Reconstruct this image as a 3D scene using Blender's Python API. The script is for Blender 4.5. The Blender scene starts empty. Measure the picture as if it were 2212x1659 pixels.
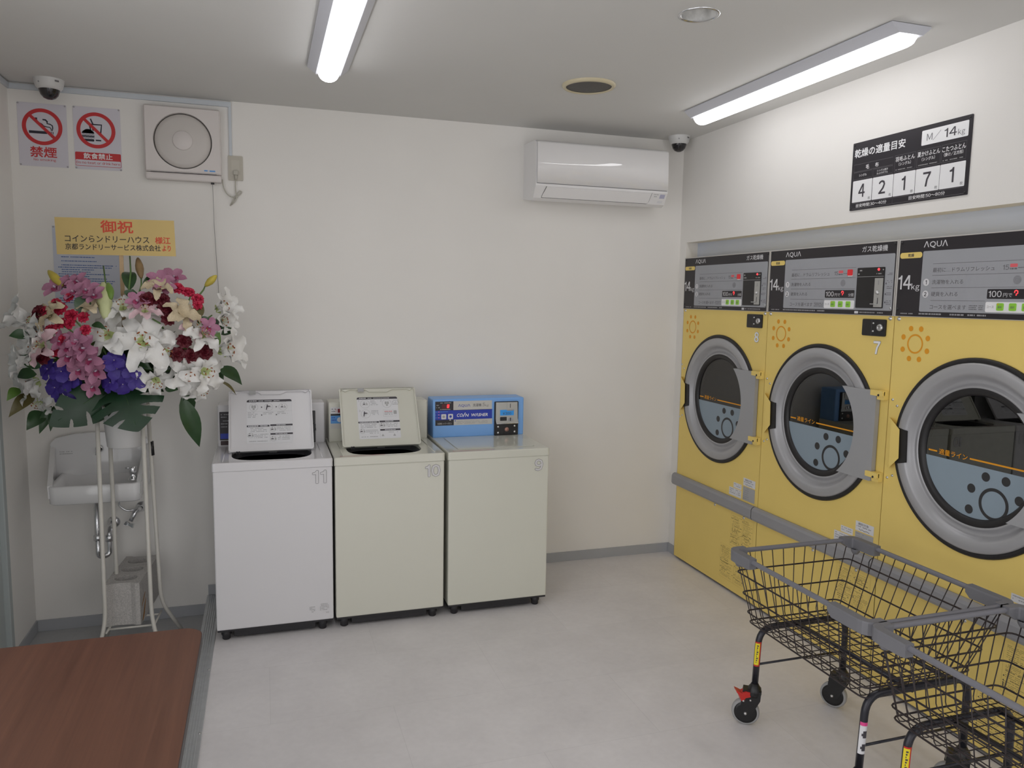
import bpy, bmesh, math, random
from mathutils import Vector, Matrix

S = bpy.context.scene
COL = S.collection
PI = math.pi

# ------------------------------------------------------------------ camera, world, exposure
S.view_settings.view_transform = 'Standard'
S.view_settings.look = 'None'
S.view_settings.gamma = 1.0
S.view_settings.use_curve_mapping = False
S.view_settings.exposure = 0.0

cam_d = bpy.data.cameras.new('camera')
cam = bpy.data.objects.new('camera', cam_d)
COL.objects.link(cam)
S.camera = cam
cam_d.sensor_fit = 'HORIZONTAL'
cam_d.sensor_width = 36.0
cam_d.lens = 36.0 * 1654.86 / 2212.0
cam_d.clip_start = 0.02
_y, _p, _r = -0.3148, -0.1117, 0.0164
_f0 = Vector((-math.sin(_y), math.cos(_y), 0)); _r0 = Vector((math.cos(_y), math.sin(_y), 0)); _u0 = Vector((0, 0, 1))
_f = _f0 * math.cos(_p) + _u0 * math.sin(_p)
_u = _u0 * math.cos(_p) - _f0 * math.sin(_p)
_rt = _r0 * math.cos(_r) + _u * math.sin(_r)
_up = _u * math.cos(_r) - _r0 * math.sin(_r)
_M = Matrix((_rt, _up, -_f)).transposed().to_4x4()
_M.translation = Vector((0.9011, -4.1326, 1.563))
cam.matrix_world = _M

world = bpy.data.worlds.new('daylight')
S.world = world
world.use_nodes = True
_bg = world.node_tree.nodes['Background']
_bg.inputs['Color'].default_value = (0.96, 0.955, 0.97, 1)
DAYLIGHT = 2.0
_bg.inputs['Strength'].default_value = DAYLIGHT
LAMP = 7.2          # emission of the ceiling lamps, the two added ones too


def portal(name, loc, rot, sx, sy):
    """daylight sampling helper in an added window opening (gives off no light of its own)"""
    l = bpy.data.lights.new(name, 'AREA')
    l.shape = 'RECTANGLE'; l.size = sx; l.size_y = sy
    l.cycles.is_portal = True
    o = bpy.data.objects.new(name, l)
    o.location = loc; o.rotation_euler = rot
    COL.objects.link(o)


XL_ = -0.1823
# unseen glazing, added behind and left of the camera to let in daylight
portal('side_glazing_portal', (XL_ - .12, -3.70, 1.13), (0, -PI / 2, 0), 2.4, 4.05)
portal('front_glazing_portal', (2.09, -6.04, 1.25), (PI / 2, 0, 0), 2.15, 2.3)

# ------------------------------------------------------------------ materials
def lin(c):
    c = c / 255.0
    return c / 12.92 if c <= 0.04045 else ((c + 0.055) / 1.055) ** 2.4


_mats = {}


def mat(name, col, rough=0.5, metal=0.0, var=0.03, scale=8.0, bump=0.0, bscale=200.0, spec=0.5, emit=None, estr=0.0, coat=0.0, trans=None):
    """principled surface with a little procedural variation; col is linear albedo"""
    if name in _mats:
        return _mats[name]
    m = bpy.data.materials.new(name)
    m.use_nodes = True
    nt = m.node_tree
    b = nt.nodes['Principled BSDF']
    b.inputs['Roughness'].default_value = rough
    b.inputs['Metallic'].default_value = metal
    b.inputs['Specular IOR Level'].default_value = spec
    b.inputs['Coat Weight'].default_value = coat
    b.inputs['Base Color'].default_value = (*col, 1)
    if emit:
        b.inputs['Emission Color'].default_value = (*emit, 1)
        b.inputs['Emission Strength'].default_value = estr
    tc = nt.nodes.new('ShaderNodeTexCoord')
    if var > 0:
        n = nt.nodes.new('ShaderNodeTexNoise')
        n.inputs['Scale'].default_value = scale
        n.inputs['Detail'].default_value = 4
        nt.links.new(tc.outputs['Object'], n.inputs['Vector'])
        r = nt.nodes.new('ShaderNodeMapRange')
        r.inputs['From Min'].default_value = 0.3; r.inputs['From Max'].default_value = 0.7
        r.inputs['To Min'].default_value = 1 - var; r.inputs['To Max'].default_value = 1 + var
        nt.links.new(n.outputs['Fac'], r.inputs['Value'])
        mx = nt.nodes.new('ShaderNodeMix'); mx.data_type = 'RGBA'; mx.blend_type = 'MULTIPLY'
        mx.inputs['Factor'].default_value = 1
        mx.inputs[6].default_value = (*col, 1)
        nt.links.new(r.outputs['Result'], mx.inputs[7])
        nt.links.new(mx.outputs[2], b.inputs['Base Color'])
    if bump > 0:
        n2 = nt.nodes.new('ShaderNodeTexNoise')
        n2.inputs['Scale'].default_value = bscale
        n2.inputs['Detail'].default_value = 3
        nt.links.new(tc.outputs['Object'], n2.inputs['Vector'])
        bp = nt.nodes.new('ShaderNodeBump')
        bp.inputs['Strength'].default_value = bump
        bp.inputs['Distance'].default_value = 0.002
        nt.links.new(n2.outputs['Fac'], bp.inputs['Height'])
        nt.links.new(bp.outputs['Normal'], b.inputs['Normal'])
    if trans:
        b.inputs['Subsurface Weight'].default_value = trans
        b.inputs['Subsurface Radius'].default_value = (0.01, 0.01, 0.01)
    _mats[name] = m
    return m


def glass_mat(name, clear=0.9, tint=(1, 1, 1), rough=0.0):
    m = bpy.data.materials.new(name)
    m.use_nodes = True
    nt = m.node_tree
    nt.nodes.clear()
    out = nt.nodes.new('ShaderNodeOutputMaterial')
    t = nt.nodes.new('ShaderNodeBsdfTransparent'); t.inputs['Color'].default_value = (*tint, 1)
    g = nt.nodes.new('ShaderNodeBsdfGlossy'); g.inputs['Roughness'].default_value = rough
    g.inputs['Color'].default_value = (1, 1, 1, 1)
    mx = nt.nodes.new('ShaderNodeMixShader'); mx.inputs[0].default_value = 1 - clear
    nt.links.new(t.outputs[0], mx.inputs[1]); nt.links.new(g.outputs[0], mx.inputs[2])
    nt.links.new(mx.outputs[0], out.inputs['Surface'])
    return m


# room
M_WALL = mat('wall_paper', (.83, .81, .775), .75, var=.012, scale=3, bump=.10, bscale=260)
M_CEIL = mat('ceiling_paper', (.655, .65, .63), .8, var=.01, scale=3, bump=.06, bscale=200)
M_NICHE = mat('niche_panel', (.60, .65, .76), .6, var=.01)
M_BASE = mat('vinyl_baseboard', (.40, .41, .43), .5, var=.02)
M_ALU = mat('brushed_aluminium', (.62, .64, .66), .38, .85, var=.05, scale=30)
M_DOORF = mat('door_frame_grey', (.42, .46, .46), .5, var=.02)
M_GLASS = glass_mat('window_glass', .93)


def floor_mat(name, c0, c1):
    m = bpy.data.materials.new(name); m.use_nodes = True
    nt = m.node_tree; b = nt.nodes['Principled BSDF']
    b.inputs['Roughness'].default_value = .42
    b.inputs['Specular IOR Level'].default_value = .35
    tc = nt.nodes.new('ShaderNodeTexCoord')
    n1 = nt.nodes.new('ShaderNodeTexNoise'); n1.inputs['Scale'].default_value = 3.2; n1.inputs['Detail'].default_value = 8; n1.inputs['Roughness'].default_value = .65
    n2 = nt.nodes.new('ShaderNodeTexNoise'); n2.inputs['Scale'].default_value = 38; n2.inputs['Detail'].default_value = 5
    ad = nt.nodes.new('ShaderNodeMath'); ad.operation = 'MULTIPLY_ADD'; ad.inputs[1].default_value = .35
    nt.links.new(tc.outputs['Object'], n1.inputs['Vector']); nt.links.new(tc.outputs['Object'], n2.inputs['Vector'])
    nt.links.new(n2.outputs['Fac'], ad.inputs[0]); nt.links.new(n1.outputs['Fac'], ad.inputs[2])
    r = nt.nodes.new('ShaderNodeMapRange'); r.inputs['From Min'].default_value = .45; r.inputs['From Max'].default_value = .9
    nt.links.new(ad.outputs[0], r.inputs['Value'])
    mx = nt.nodes.new('ShaderNodeMix'); mx.data_type = 'RGBA'
    mx.inputs[6].default_value = (*c0, 1); mx.inputs[7].default_value = (*c1, 1)
    nt.links.new(r.outputs['Result'], mx.inputs['Factor'])
    # fine seams of the vinyl tiles
    br = nt.nodes.new('ShaderNodeTexBrick')
    br.inputs['Scale'].default_value = 1.0
    br.inputs['Brick Width'].default_value = .9; br.inputs['Row Height'].default_value = .45
    br.inputs['Mortar Size'].default_value = .0012; br.inputs['Mortar Smooth'].default_value = .3
    br.inputs['Color1'].default_value = (1, 1, 1, 1); br.inputs['Color2'].default_value = (.97, .97, .97, 1); br.inputs['Mortar'].default_value = (.88, .88, .88, 1)
    nt.links.new(tc.outputs['Object'], br.inputs['Vector'])
    m2 = nt.nodes.new('ShaderNodeMix'); m2.data_type = 'RGBA'; m2.blend_type = 'MULTIPLY'; m2.inputs['Factor'].default_value = 1
    nt.links.new(mx.outputs[2], m2.inputs[6]); nt.links.new(br.outputs['Color'], m2.inputs[7])
    nt.links.new(m2.outputs[2], b.inputs['Base Color'])
    return m


M_FLOOR = floor_mat('vinyl_floor', (.68, .655, .66), (.78, .755, .76))
M_ENTRY = floor_mat('entry_floor', (.40, .40, .40), (.47, .47, .47))

M_BLACK = mat('black_print', (.018, .016, .02), .45, var=0)
M_WHITE = mat('white_print', (.85, .85, .86), .5, var=0)
M_RED = mat('red_print', (.55, .02, .02), .5, var=0)
M_GREYP = mat('grey_print', (.32, .32, .33), .5, var=0)

# ------------------------------------------------------------------ mesh building
_tcache = {}
_FULL = {'¥': '\uffe5'}


def _raw(s):
    c = bpy.data.curves.new('lettering', 'FONT')
    c.body = s; c.resolution_u = 2
    o = bpy.data.objects.new('lettering', c)
    me = o.to_mesh()
    vs = [(v.co.x, v.co.y) for v in me.vertices]
    fs = [tuple(p.vertices) for p in me.polygons]
    o.to_mesh_clear()
    bpy.data.objects.remove(o); bpy.data.curves.remove(c)
    return vs, fs


def text_geo(s):
    """flat lettering: runs of wide CJK glyphs as they come, Latin and figures set tight in the same typeface"""
    if s in _tcache:
        return _tcache[s]
    if 'Λ' in s:
        r = _raw(s)
    else:
        V = []; F = []; pen = 0.0
        for ch in s:
            if ch == ' ':
                pen += .26; continue
            ascii_ = 33 <= ord(ch) < 127 or ch in _FULL
            g = _FULL.get(ch) or (chr(ord(ch) + 0xFEE0) if ascii_ else ch)
            if ('g', g) not in _tcache:
                _tcache[('g', g)] = _raw(g)
            vs, fs = _tcache[('g', g)]
            if ch == '1':                       # plain figure one: a stem with a flag, no foot
                y0 = min(v[1] for v in vs); q = max(v[1] for v in vs) - y0
                pg = [(.19, 0), (.29, 0), (.29, 1), (.215, 1), (.18, .915), (.11, .855), (.0, .825), (.0, .74), (.19, .755)]
                vs = [(a * q / .733 * .9, y0 + e * q) for a, e in pg]
                fs = [(0, 1, 2, 3, 8), (3, 4, 5, 6, 7, 8)]
            if not vs:
                pen += .5; continue
            x0 = min(v[0] for v in vs); x1 = max(v[0] for v in vs)
            n = len(V)
            if ascii_:
                pad = .075 if ch == '1' else .045
                V += [(v[0] - x0 + pen + pad, v[1]) for v in vs]; pen += x1 - x0 + 2 * pad
            else:
                V += [(v[0] + pen, v[1]) for v in vs]; pen += 1.0
            F += [tuple(n + k for k in f) for f in fs]
        r = (V, F)
    _tcache[s] = r
    return r


class Fr:
    """a flat drawing frame: origin, right axis u, up axis v, normal n"""
    def __init__(s, o, u, v):
        s.o = Vector(o); s.u = Vector(u).normalized(); s.v = Vector(v).normalized(); s.n = s.u.cross(s.v)

    def p(s, a, b, c=0.0):
        return s.o + s.u * a + s.v * b + s.n * c


def rrect_pts(x0, x1, y0, y1, r, n=5):
    r = min(r, (x1 - x0) / 2 - 1e-6, (y1 - y0) / 2 - 1e-6)
    out = []
    for cx, cy, a0 in ((x1 - r, y1 - r, 0), (x0 + r, y1 - r, PI / 2), (x0 + r, y0 + r, PI), (x1 - r, y0 + r, 1.5 * PI)):
        for i in range(n + 1):
            a = a0 + PI / 2 * i / n
            out.append((cx + r * math.cos(a), cy + r * math.sin(a)))
    return out


class MB:
    def __init__(s):
        s.bm = bmesh.new(); s.mats = []

    def mi(s, m):
        if m not in s.mats:
            s.mats.append(m)
        return s.mats.index(m)

    def add(s, vs, fs, m, smooth=False):
        i = s.mi(m)
        bv = [s.bm.verts.new(v) for v in vs]
        for f in fs:
            try:
                fc = s.bm.faces.new([bv[k] for k in f])
                fc.material_index = i; fc.smooth = smooth
            except ValueError:
                pass
        return bv

    def merge(s, b2, m, smooth=False, M=None):
        i = s.mi(m)
        for f in b2.faces:
            f.material_index = i; f.smooth = smooth
        if M is not None:
            b2.transform(M)
        me = bpy.data.meshes.new('tmp'); b2.to_mesh(me); b2.free()
        s.bm.from_mesh(me); bpy.data.meshes.remove(me)

    def box(s, x0, x1, y0, y1, z0, z1, m, bev=0.0, seg=2, M=None):
        b = bmesh.new()
        bmesh.ops.create_cube(b, size=1)
        for v in b.verts:
            v.co = Vector((x0 + (v.co.x + .5) * (x1 - x0), y0 + (v.co.y + .5) * (y1 - y0), z0 + (v.co.z + .5) * (z1 - z0)))
        if bev > 0:
            bmesh.ops.bevel(b, geom=b.edges[:], offset=bev, segments=seg, affect='EDGES', profile=.5)
        s.merge(b, m, False, M)

    def tube(s, pts, r, m, seg=8, closed=False, caps=True):
        pts = [Vector(p) for p in pts]
        n = len(pts)
        rs = r if isinstance(r, (list, tuple)) else [r] * n
        tang = []
        for i in range(n):
            if closed:
                t = pts[(i + 1) % n] - pts[i - 1]
            else:
                t = pts[min(i + 1, n - 1)] - pts[max(i - 1, 0)]
            tang.append(t.normalized() if t.length > 1e-9 else Vector((0, 0, 1)))
        a = Vector((0, 0, 1)) if abs(tang[0].z) < .9 else Vector((1, 0, 0))
        nx = tang[0].cross(a).normalized()
        vs = []
        for i in range(n):
            t = tang[i]
            nx = (nx - t * nx.dot(t)).normalized()
            ny = t.cross(nx)
            for k in range(seg):
                an = 2 * PI * k / seg
                vs.append(pts[i] + (nx * math.cos(an) + ny * math.sin(an)) * rs[i])
        fs = []
        for i in range(n if closed else n - 1):
            j = (i + 1) % n
            for k in range(seg):
                k2 = (k + 1) % seg
                fs.append((i * seg + k, i * seg + k2, j * seg + k2, j * seg + k))
        if caps and not closed:
            fs.append(tuple(range(seg - 1, -1, -1)))
            fs.append(tuple((n - 1) * seg + k for k in range(seg)))
        s.add(vs, fs, m, True)

    def cyl(s, p0, p1, r, m, seg=16, r2=None):
        s.tube([p0, p1], [r, r if r2 is None else r2], m, seg)

    def lathe(s, prof, m, o=(0, 0, 0), axis=(0, 0, 1), seg=32, arc=None):
        """prof: (radius, height) pairs along axis"""
        o = Vector(o); ax = Vector(axis).normalized()
        a = Vector((1, 0, 0)) if abs(ax.x) < .9 else Vector((0, 1, 0))
        ux = (a - ax * a.dot(ax)).normalized(); uy = ax.cross(ux)
        vs = []; fs = []
        n = len(prof)
        for k in range(seg):
            an = 2 * PI * k / seg
            d = ux * math.cos(an) + uy * math.sin(an)
            for (r, h) in prof:
                vs.append(o + d * r + ax * h)
        for k in range(seg):
            k2 = (k + 1) % seg
            for i in range(n - 1):
                if prof[i][0] < 1e-7 and prof[i + 1][0] < 1e-7:
                    continue
                fs.append((k * n + i, k2 * n + i, k2 * n + i + 1, k * n + i + 1))
        bv = s.add(vs, fs, m, True)
        for i in (0, n - 1):
            if prof[i][0] < 1e-7:
                bmesh.ops.remove_doubles(s.bm, verts=[bv[k * n + i] for k in range(seg)], dist=1e-7)

    # ---- flat drawing
    def rect(s, fr, x0, x1, y0, y1, m, c=.0006):
        s.add([fr.p(x0, y0, c), fr.p(x1, y0, c), fr.p(x1, y1, c), fr.p(x0, y1, c)], [(0, 1, 2, 3)], m)

    def poly(s, fr, pts, m, c=.0006):
        s.add([fr.p(a, b, c) for a, b in pts], [tuple(range(len(pts)))], m)

    def rrect(s, fr, x0, x1, y0, y1, r, m, c=.0006, n=4):
        s.poly(fr, rrect_pts(x0, x1, y0, y1, r, n), m, c)

    def disc(s, fr, x, y, r, m, c=.0006, n=20, ry=None):
        ry = ry or r
        s.poly(fr, [(x + r * math.cos(2 * PI * k / n), y + ry * math.sin(2 * PI * k / n)) for k in range(n)], m, c)

    def ring(s, fr, x, y, r0, r1, m, c=.0006, n=32, a0=0, a1=2 * PI):
        full = abs(a1 - a0 - 2 * PI) < 1e-6
        vs = []; k1 = n if full else n + 1
        for k in range(k1):
            a = a0 + (a1 - a0) * k / n
            vs += [fr.p(x + r0 * math.cos(a), y + r0 * math.sin(a), c), fr.p(x + r1 * math.cos(a), y + r1 * math.sin(a), c)]
        fs = []
        for k in range(n):
            j = (k + 1) % k1
            fs.append((2 * k, 2 * k + 1, 2 * j + 1, 2 * j))
        s.add(vs, fs, m)

    def stroke(s, fr, pts, w, m, c=.0006):
        """flat line of width w (or widths) through 2-d points"""
        n = len(pts); ws = w if isinstance(w, (list, tuple)) else [w] * n
        vs = []
        for i in range(n):
            a = Vector(pts[max(i - 1, 0)]); b = Vector(pts[min(i + 1, n - 1)])
            t = (b - a).normalized(); q = Vector((-t.y, t.x)) * ws[i] / 2
            p = Vector(pts[i])
            vs += [fr.p(p.x - q.x, p.y - q.y, c), fr.p(p.x + q.x, p.y + q.y, c)]
        s.add(vs, [(2 * i, 2 * i + 2, 2 * i + 3, 2 * i + 1) for i in range(n - 1)], m)

    def text(s, fr, t, x, y, h, m, w=None, align='L', bold=0.0, c=.0009, shear=0.0, grow=0.0):
        """lettering, lower-left corner at (x, y), height h, squeezed to width w when given; bold thickens the strokes,
        grow (metres) swells them outwards for an outlined figure"""
        vs, fs = text_geo(t)
        if not vs:
            return
        x0 = min(v[0] for v in vs); x1 = max(v[0] for v in vs)
        y0 = min(v[1] for v in vs); y1 = max(v[1] for v in vs)
        sy = h / (y1 - y0)
        sx = w / (x1 - x0) if w else sy
        W = (x1 - x0) * sx
        dx = x - (W / 2 if align == 'C' else W if align == 'R' else 0)
        if grow:
            offs = [(0, 0)] + [(grow * math.cos(k * PI / 6), grow * math.sin(k * PI / 6)) for k in range(12)]
        elif bold:
            q = bold * sy * .62
            offs = [(-q, -q), (q, -q), (q, q), (-q, q)]
        else:
            offs = [(0, 0)]
        for k, (ox, oy) in enumerate(offs):
            s.add([fr.p(dx + ox + (a - x0) * sx + shear * (b - y0) * sy, y + oy + (b - y0) * sy, c + k * .00003) for a, b in vs], fs, m)

    def dashes(s, fr, x, y, w, h, m, rng, c=.0007, fill=.8):
        """a line of print too small to read: short strokes"""
        px = x
        while px < x + w:
            l = min(rng.uniform(.6, 2.6) * h, x + w - px)
            if rng.random() < fill:
                s.rect(fr, px, px + l, y, y + h, m, c)
            px += l + rng.uniform(.2, .6) * h

    def slab(s, fr, pts, t, m, c=0.0):
        """prism on a frame: outline pts, from offset c to c+t"""
        n = len(pts)
        vs = [fr.p(a, b, c) for a, b in pts] + [fr.p(a, b, c + t) for a, b in pts]
        fs = [tuple(range(n - 1, -1, -1)), tuple(range(n, 2 * n))] + [(i, (i + 1) % n, n + (i + 1) % n, n + i) for i in range(n)]
        s.add(vs, fs, m)

    def holed(s, fr, x0, x1, y0, y1, cx, cy, R, m, c=0.0, n=64):
        """rectangular plate with one hole; R(angle) is the hole's radius. returns the hole's loop points"""
        an = sorted([2 * PI * k / n for k in range(n)] + [math.atan2(b - cy, a - cx) % (2 * PI) for a in (x0, x1) for b in (y0, y1)])
        inn = []; out = []
        for a in an:
            ca, sa = math.cos(a), math.sin(a)
            inn.append((cx + R(a) * ca, cy + R(a) * sa))
            t = min([((x1 - cx) / ca if ca > 0 else (x0 - cx) / ca) if abs(ca) > 1e-9 else 1e9,
                     ((y1 - cy) / sa if sa > 0 else (y0 - cy) / sa) if abs(sa) > 1e-9 else 1e9])
            out.append((cx + t * ca, cy + t * sa))
        N = len(an)
        vs = [fr.p(a, b, c) for a, b in inn] + [fr.p(a, b, c) for a, b in out]
        s.add(vs, [(k, N + k, N + (k + 1) % N, (k + 1) % N) for k in range(N)], m)
        return inn

    def skirt(s, fr, loop, c0, c1, m, scale=1.0, ctr=(0, 0), smooth=True):
        n = len(loop)
        l2 = [(ctr[0] + (a - ctr[0]) * scale, ctr[1] + (b - ctr[1]) * scale) for a, b in loop]
        vs = [fr.p(a, b, c0) for a, b in loop] + [fr.p(a, b, c1) for a, b in l2]
        s.add(vs, [(k, (k + 1) % n, n + (k + 1) % n, n + k) for k in range(n)], m, smooth)
        return l2

    def build(s, name, parent=None, auto=True, loc=None):
        me = bpy.data.meshes.new(name)
        bmesh.ops.recalc_face_normals(s.bm, faces=s.bm.faces[:]) if auto else None
        s.bm.to_mesh(me); s.bm.free()
        for m in s.mats:
            me.materials.append(m)
        o = bpy.data.objects.new(name, me)
        COL.objects.link(o)
        if parent:
            o.parent = parent
        if loc:
            o.location = loc
        return o


def fillet(pts, r, n=5, closed=False):
    pts = [Vector(p) for p in pts]
    out = []
    N = len(pts)
    for i in range(N):
        if not closed and i in (0, N - 1):
            out.append(pts[i]); continue
        a, b, c = pts[i - 1], pts[i], pts[(i + 1) % N]
        d0 = (a - b); d1 = (c - b)
        k = min(r, d0.length * .49, d1.length * .49)
        p0 = b + d0.normalized() * k; p1 = b + d1.normalized() * k
        for j in range(n + 1):
            t = j / n
            out.append(p0 * (1 - t) ** 2 + b * 2 * t * (1 - t) + p1 * t * t)
    return out


def thing(name, label, cat, loc=(0, 0, 0), group=None, rz=0.0):
    o = bpy.data.objects.new(name, None)
    o.empty_display_size = .05
    COL.objects.link(o); o.location = loc; o.rotation_euler = (0, 0, rz)
    o['label'] = label; o['category'] = cat
    if group:
        o['group'] = group
    return o


def tag(o, label, cat, group=None, kind=None):
    o['label'] = label; o['category'] = cat
    if group:
        o['group'] = group
    if kind:
        o['kind'] = kind
    return o


def struct(o, label=None):
    o['kind'] = 'structure'
    if label:
        o['label'] = label
    return o


RN = random.Random(7)
# ================================================================== the room
XR, XL, H, YF = 3.2955, -0.1823, 2.5, -6.0       # right wall, left wall, ceiling, shop front
ZA = -0.10                                        # sunken entry floor
XS = 0.605                                        # edge of the raised floor
NY, NZ, NX, NE = -0.0703, 1.905, 3.374, -2.53     # dryer niche: far jamb, top, upper panel, near jamb

b = MB(); b.box(XS, 4.1, YF - .1, .1, ZA, 0, M_FLOOR); struct(b.build('floor'), 'pale grey vinyl floor of the raised washing area')
b = MB(); b.box(XL - .1, XS - .002, YF - .1, .1, ZA - .1, ZA, M_ENTRY); struct(b.build('floor_entry'), 'darker grey sunken entry floor by the left wall')
b = MB()
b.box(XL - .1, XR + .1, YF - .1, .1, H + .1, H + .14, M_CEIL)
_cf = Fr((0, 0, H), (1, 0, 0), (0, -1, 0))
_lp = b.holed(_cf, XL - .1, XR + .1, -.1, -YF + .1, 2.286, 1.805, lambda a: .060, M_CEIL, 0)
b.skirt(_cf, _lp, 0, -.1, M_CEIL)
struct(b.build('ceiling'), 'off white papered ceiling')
b = MB(); b.box(XL - .1, 4.1, 0, .1, ZA - .1, H, M_WALL)
struct(b.build('wall_back'), 'off white papered wall behind the washers')
b = MB()
b.box(XR, XR + .78, NY, 0, 0, H, M_WALL)
b.box(XR, XR + .10, NE, NY, NZ, H, M_WALL)
b.box(XR, XR + .10, YF, NE, 0, H, M_WALL)
b.box(XR + .10, XR + .78, NE - .1, NE, 0, H, M_WALL)
struct(b.build('wall_right'), 'off white wall with the long niche holding the dryers')
b = MB()
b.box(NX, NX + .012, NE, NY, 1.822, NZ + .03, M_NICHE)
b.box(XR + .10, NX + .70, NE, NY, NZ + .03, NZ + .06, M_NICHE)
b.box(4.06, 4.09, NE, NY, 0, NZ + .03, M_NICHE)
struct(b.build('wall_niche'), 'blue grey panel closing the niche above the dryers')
b = MB()
b.box(XL - .1, XL, -.372, 0, ZA, H, M_WALL)
b.box(XL - .1, XL, -1.62, -.372, 2.05, H, M_WALL)
b.box(XL - .1, XL, -1.66, -1.62, ZA, H, M_WALL)
b.box(XL - .1, XL, YF, -5.75, ZA, H, M_WALL)
b.box(XL - .1, XL, -5.75, -1.66, 2.36, H, M_WALL)
struct(b.build('wall_left'), 'off white wall beside the entry')
b = MB()
b.box(XL - .1, 1.0, YF - .1, YF, ZA, H, M_WALL); b.box(3.18, XR + .1, YF - .1, YF, ZA, H, M_WALL)
b.box(1.0, 3.18, YF - .1, YF, 2.42, H, M_WALL); b.box(1.0, 3.18, YF - .1, YF, ZA, .08, M_WALL)
struct(b.build('wall_front'), 'shop front wall behind the viewer')
b = MB()
for x in (1.0, 2.08, 3.14):
    b.box(x, x + .04, YF - .07, YF - .02, .08, 2.42, M_ALU)
b.box(1.0, 3.18, YF - .07, YF - .02, .08, .12, M_ALU); b.box(1.0, 3.18, YF - .07, YF - .02, 2.38, 2.42, M_ALU)
b.box(1.03, 3.15, YF - .05, YF - .044, .1, 2.4, M_GLASS)
struct(b.build('added_window_1'), 'added unseen wide shop window with aluminium frame')  # out of view, added so daylight reaches the washer fronts
b = MB()
for y in (-1.66, -3.0, -4.35, -5.71):
    b.box(XL - .07, XL - .02, y - .04, y, ZA, 2.36, M_ALU)
b.box(XL - .07, XL - .02, -5.75, -1.66, ZA, ZA + .06, M_ALU); b.box(XL - .07, XL - .02, -5.75, -1.66, 2.31, 2.36, M_ALU)
b.box(XL - .05, XL - .044, -5.72, -1.68, ZA + .03, 2.33, M_GLASS)
struct(b.build('added_window_2'), 'added unseen glazing on the left side with aluminium frame')  # out of view, added to light the dryer fronts from the left
# door in the left wall: frame + leaf
b = MB()
b.box(XL - .06, XL + .012, -.412, -.372, ZA, 2.05, M_DOORF, .003); b.box(XL - .06, XL + .012, -1.62, -1.58, ZA, 2.05, M_DOORF, .003)
b.box(XL - .06, XL + .012, -1.62, -.372, 2.01, 2.05, M_DOORF, .003)
b.box(XL - .055, XL - .01, -1.58, -.412, ZA + .005, 2.01, M_DOORF, .002)
for z in (.20, 1.7):
    b.cyl((XL + .004, -.40, z - .012), (XL + .004, -.40, z + .012), .006, mat('dark_hinge', (.08, .08, .09), .4, .6), 10)
struct(b.build('door_1'), 'grey framed door in the left wall')

BH, BT = .0572, .007
b = MB(); b.box(XS, XR, -BT, 0, 0, BH, M_BASE, .001); struct(b.build('baseboard_back'), 'grey vinyl skirting along the back wall')
b = MB(); b.box(XR - BT, XR, NY - .01, -BT, 0, BH, M_BASE, .001); struct(b.build('baseboard_right'), 'grey vinyl skirting beside the dryers')
b = MB(); b.box(XL + BT, XS - .002, -BT, 0, ZA, ZA + BH, M_BASE, .001); struct(b.build('baseboard_entry'), 'grey vinyl skirting under the wash basin')
b = MB(); b.box(XL, XL + BT, -.372, 0, ZA, ZA + BH, M_BASE, .001); struct(b.build('baseboard_left'), 'grey vinyl skirting on the left wall')
# aluminium nosing along the step
b = MB()
b.box(XS - .004, XS + .062, -4.6, -BT, .0005, .004, M_ALU, .001)
b.box(XS - .006, XS - .002, -4.6, -.002, ZA + .002, .003, M_ALU)
for k in range(5):
    x = XS + .006 + k * .0095
    b.box(x, x + .004, -4.6, -.01, .004, .0065, M_ALU, .0008, 1)
sc = mat('screw_steel', (.45, .45, .45), .35, .9, var=0)
for y in (-.33, -.86, -1.35, -1.9, -2.4):
    b.lathe([(0, .0075), (.004, .007), (.005, .004)], sc, (XS + .054, y, 0), (0, 0, 1), 10)
struct(b.build('trim_1'), 'grooved aluminium nosing along the step of the floor')

# ================================================================== gas dryers
XD, DY, DW, DZT, DZP = 3.2752, -0.1059, 0.802, 1.813, 1.516
M_YEL = mat('dryer_yellow', (.84, .635, .185), .45, var=.015, scale=4)
M_PFRAME = mat('panel_edge_steel', (.62, .60, .57), .45, .3, var=.02)
M_PBLACK = mat('panel_black', (.020, .017, .021), .4, var=0)
M_PGREY = mat('panel_grey', (.355, .365, .39), .5, var=.01)
M_SILV = mat('silver_lettering', (.72, .72, .74), .35, .1, var=0)
M_INK = mat('ink_dark', (.055, .05, .06), .5, var=0)
M_INK2 = mat('ink_grey', (.16, .155, .165), .5, var=0)
M_BTN_R = mat('red_button', (.62, .02, .025), .35, var=0, emit=(1, .03, .04), estr=.12)
M_BTN_G = mat('green_button', (.28, .62, .05), .4, var=0)
M_LED = mat('red_led', (.3, .01, .01), .4, var=0, emit=(1, .04, .05), estr=2.2)
M_ORNG = mat('orange_print', (.78, .33, .012), .5, var=0)
M_RING = mat('door_ring_grey', (.40, .40, .415), .36, .25, var=.02)
M_GASK = mat('black_rubber', (.014, .013, .014), .45, var=0)
M_PLATE = mat('hinge_plate_grey', (.37, .375, .39), .45, .15, var=.02)
M_DGLASS = glass_mat('dryer_glass', .90, (.30, .30, .30))
M_DRUM = mat('drum_steel', (.16, .155, .14), .4, .7, var=.1, scale=40)
M_GBLUE = mat('glass_blue_grey', (.26, .33, .39), .45, var=0)
M_GDOT = mat('glass_dark_dot', (.03, .03, .032), .45, var=0)
M_RAIL = mat('bumper_grey', (.30, .30, .315), .45, var=.02)
M_SCREW = mat('screw_steel2', (.6, .6, .6), .3, .9, var=0)
M_STK = mat('sticker_white', (.72, .72, .74), .5, var=0)
M_STKG = mat('sticker_grey', (.40, .40, .40), .5, var=0)
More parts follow.
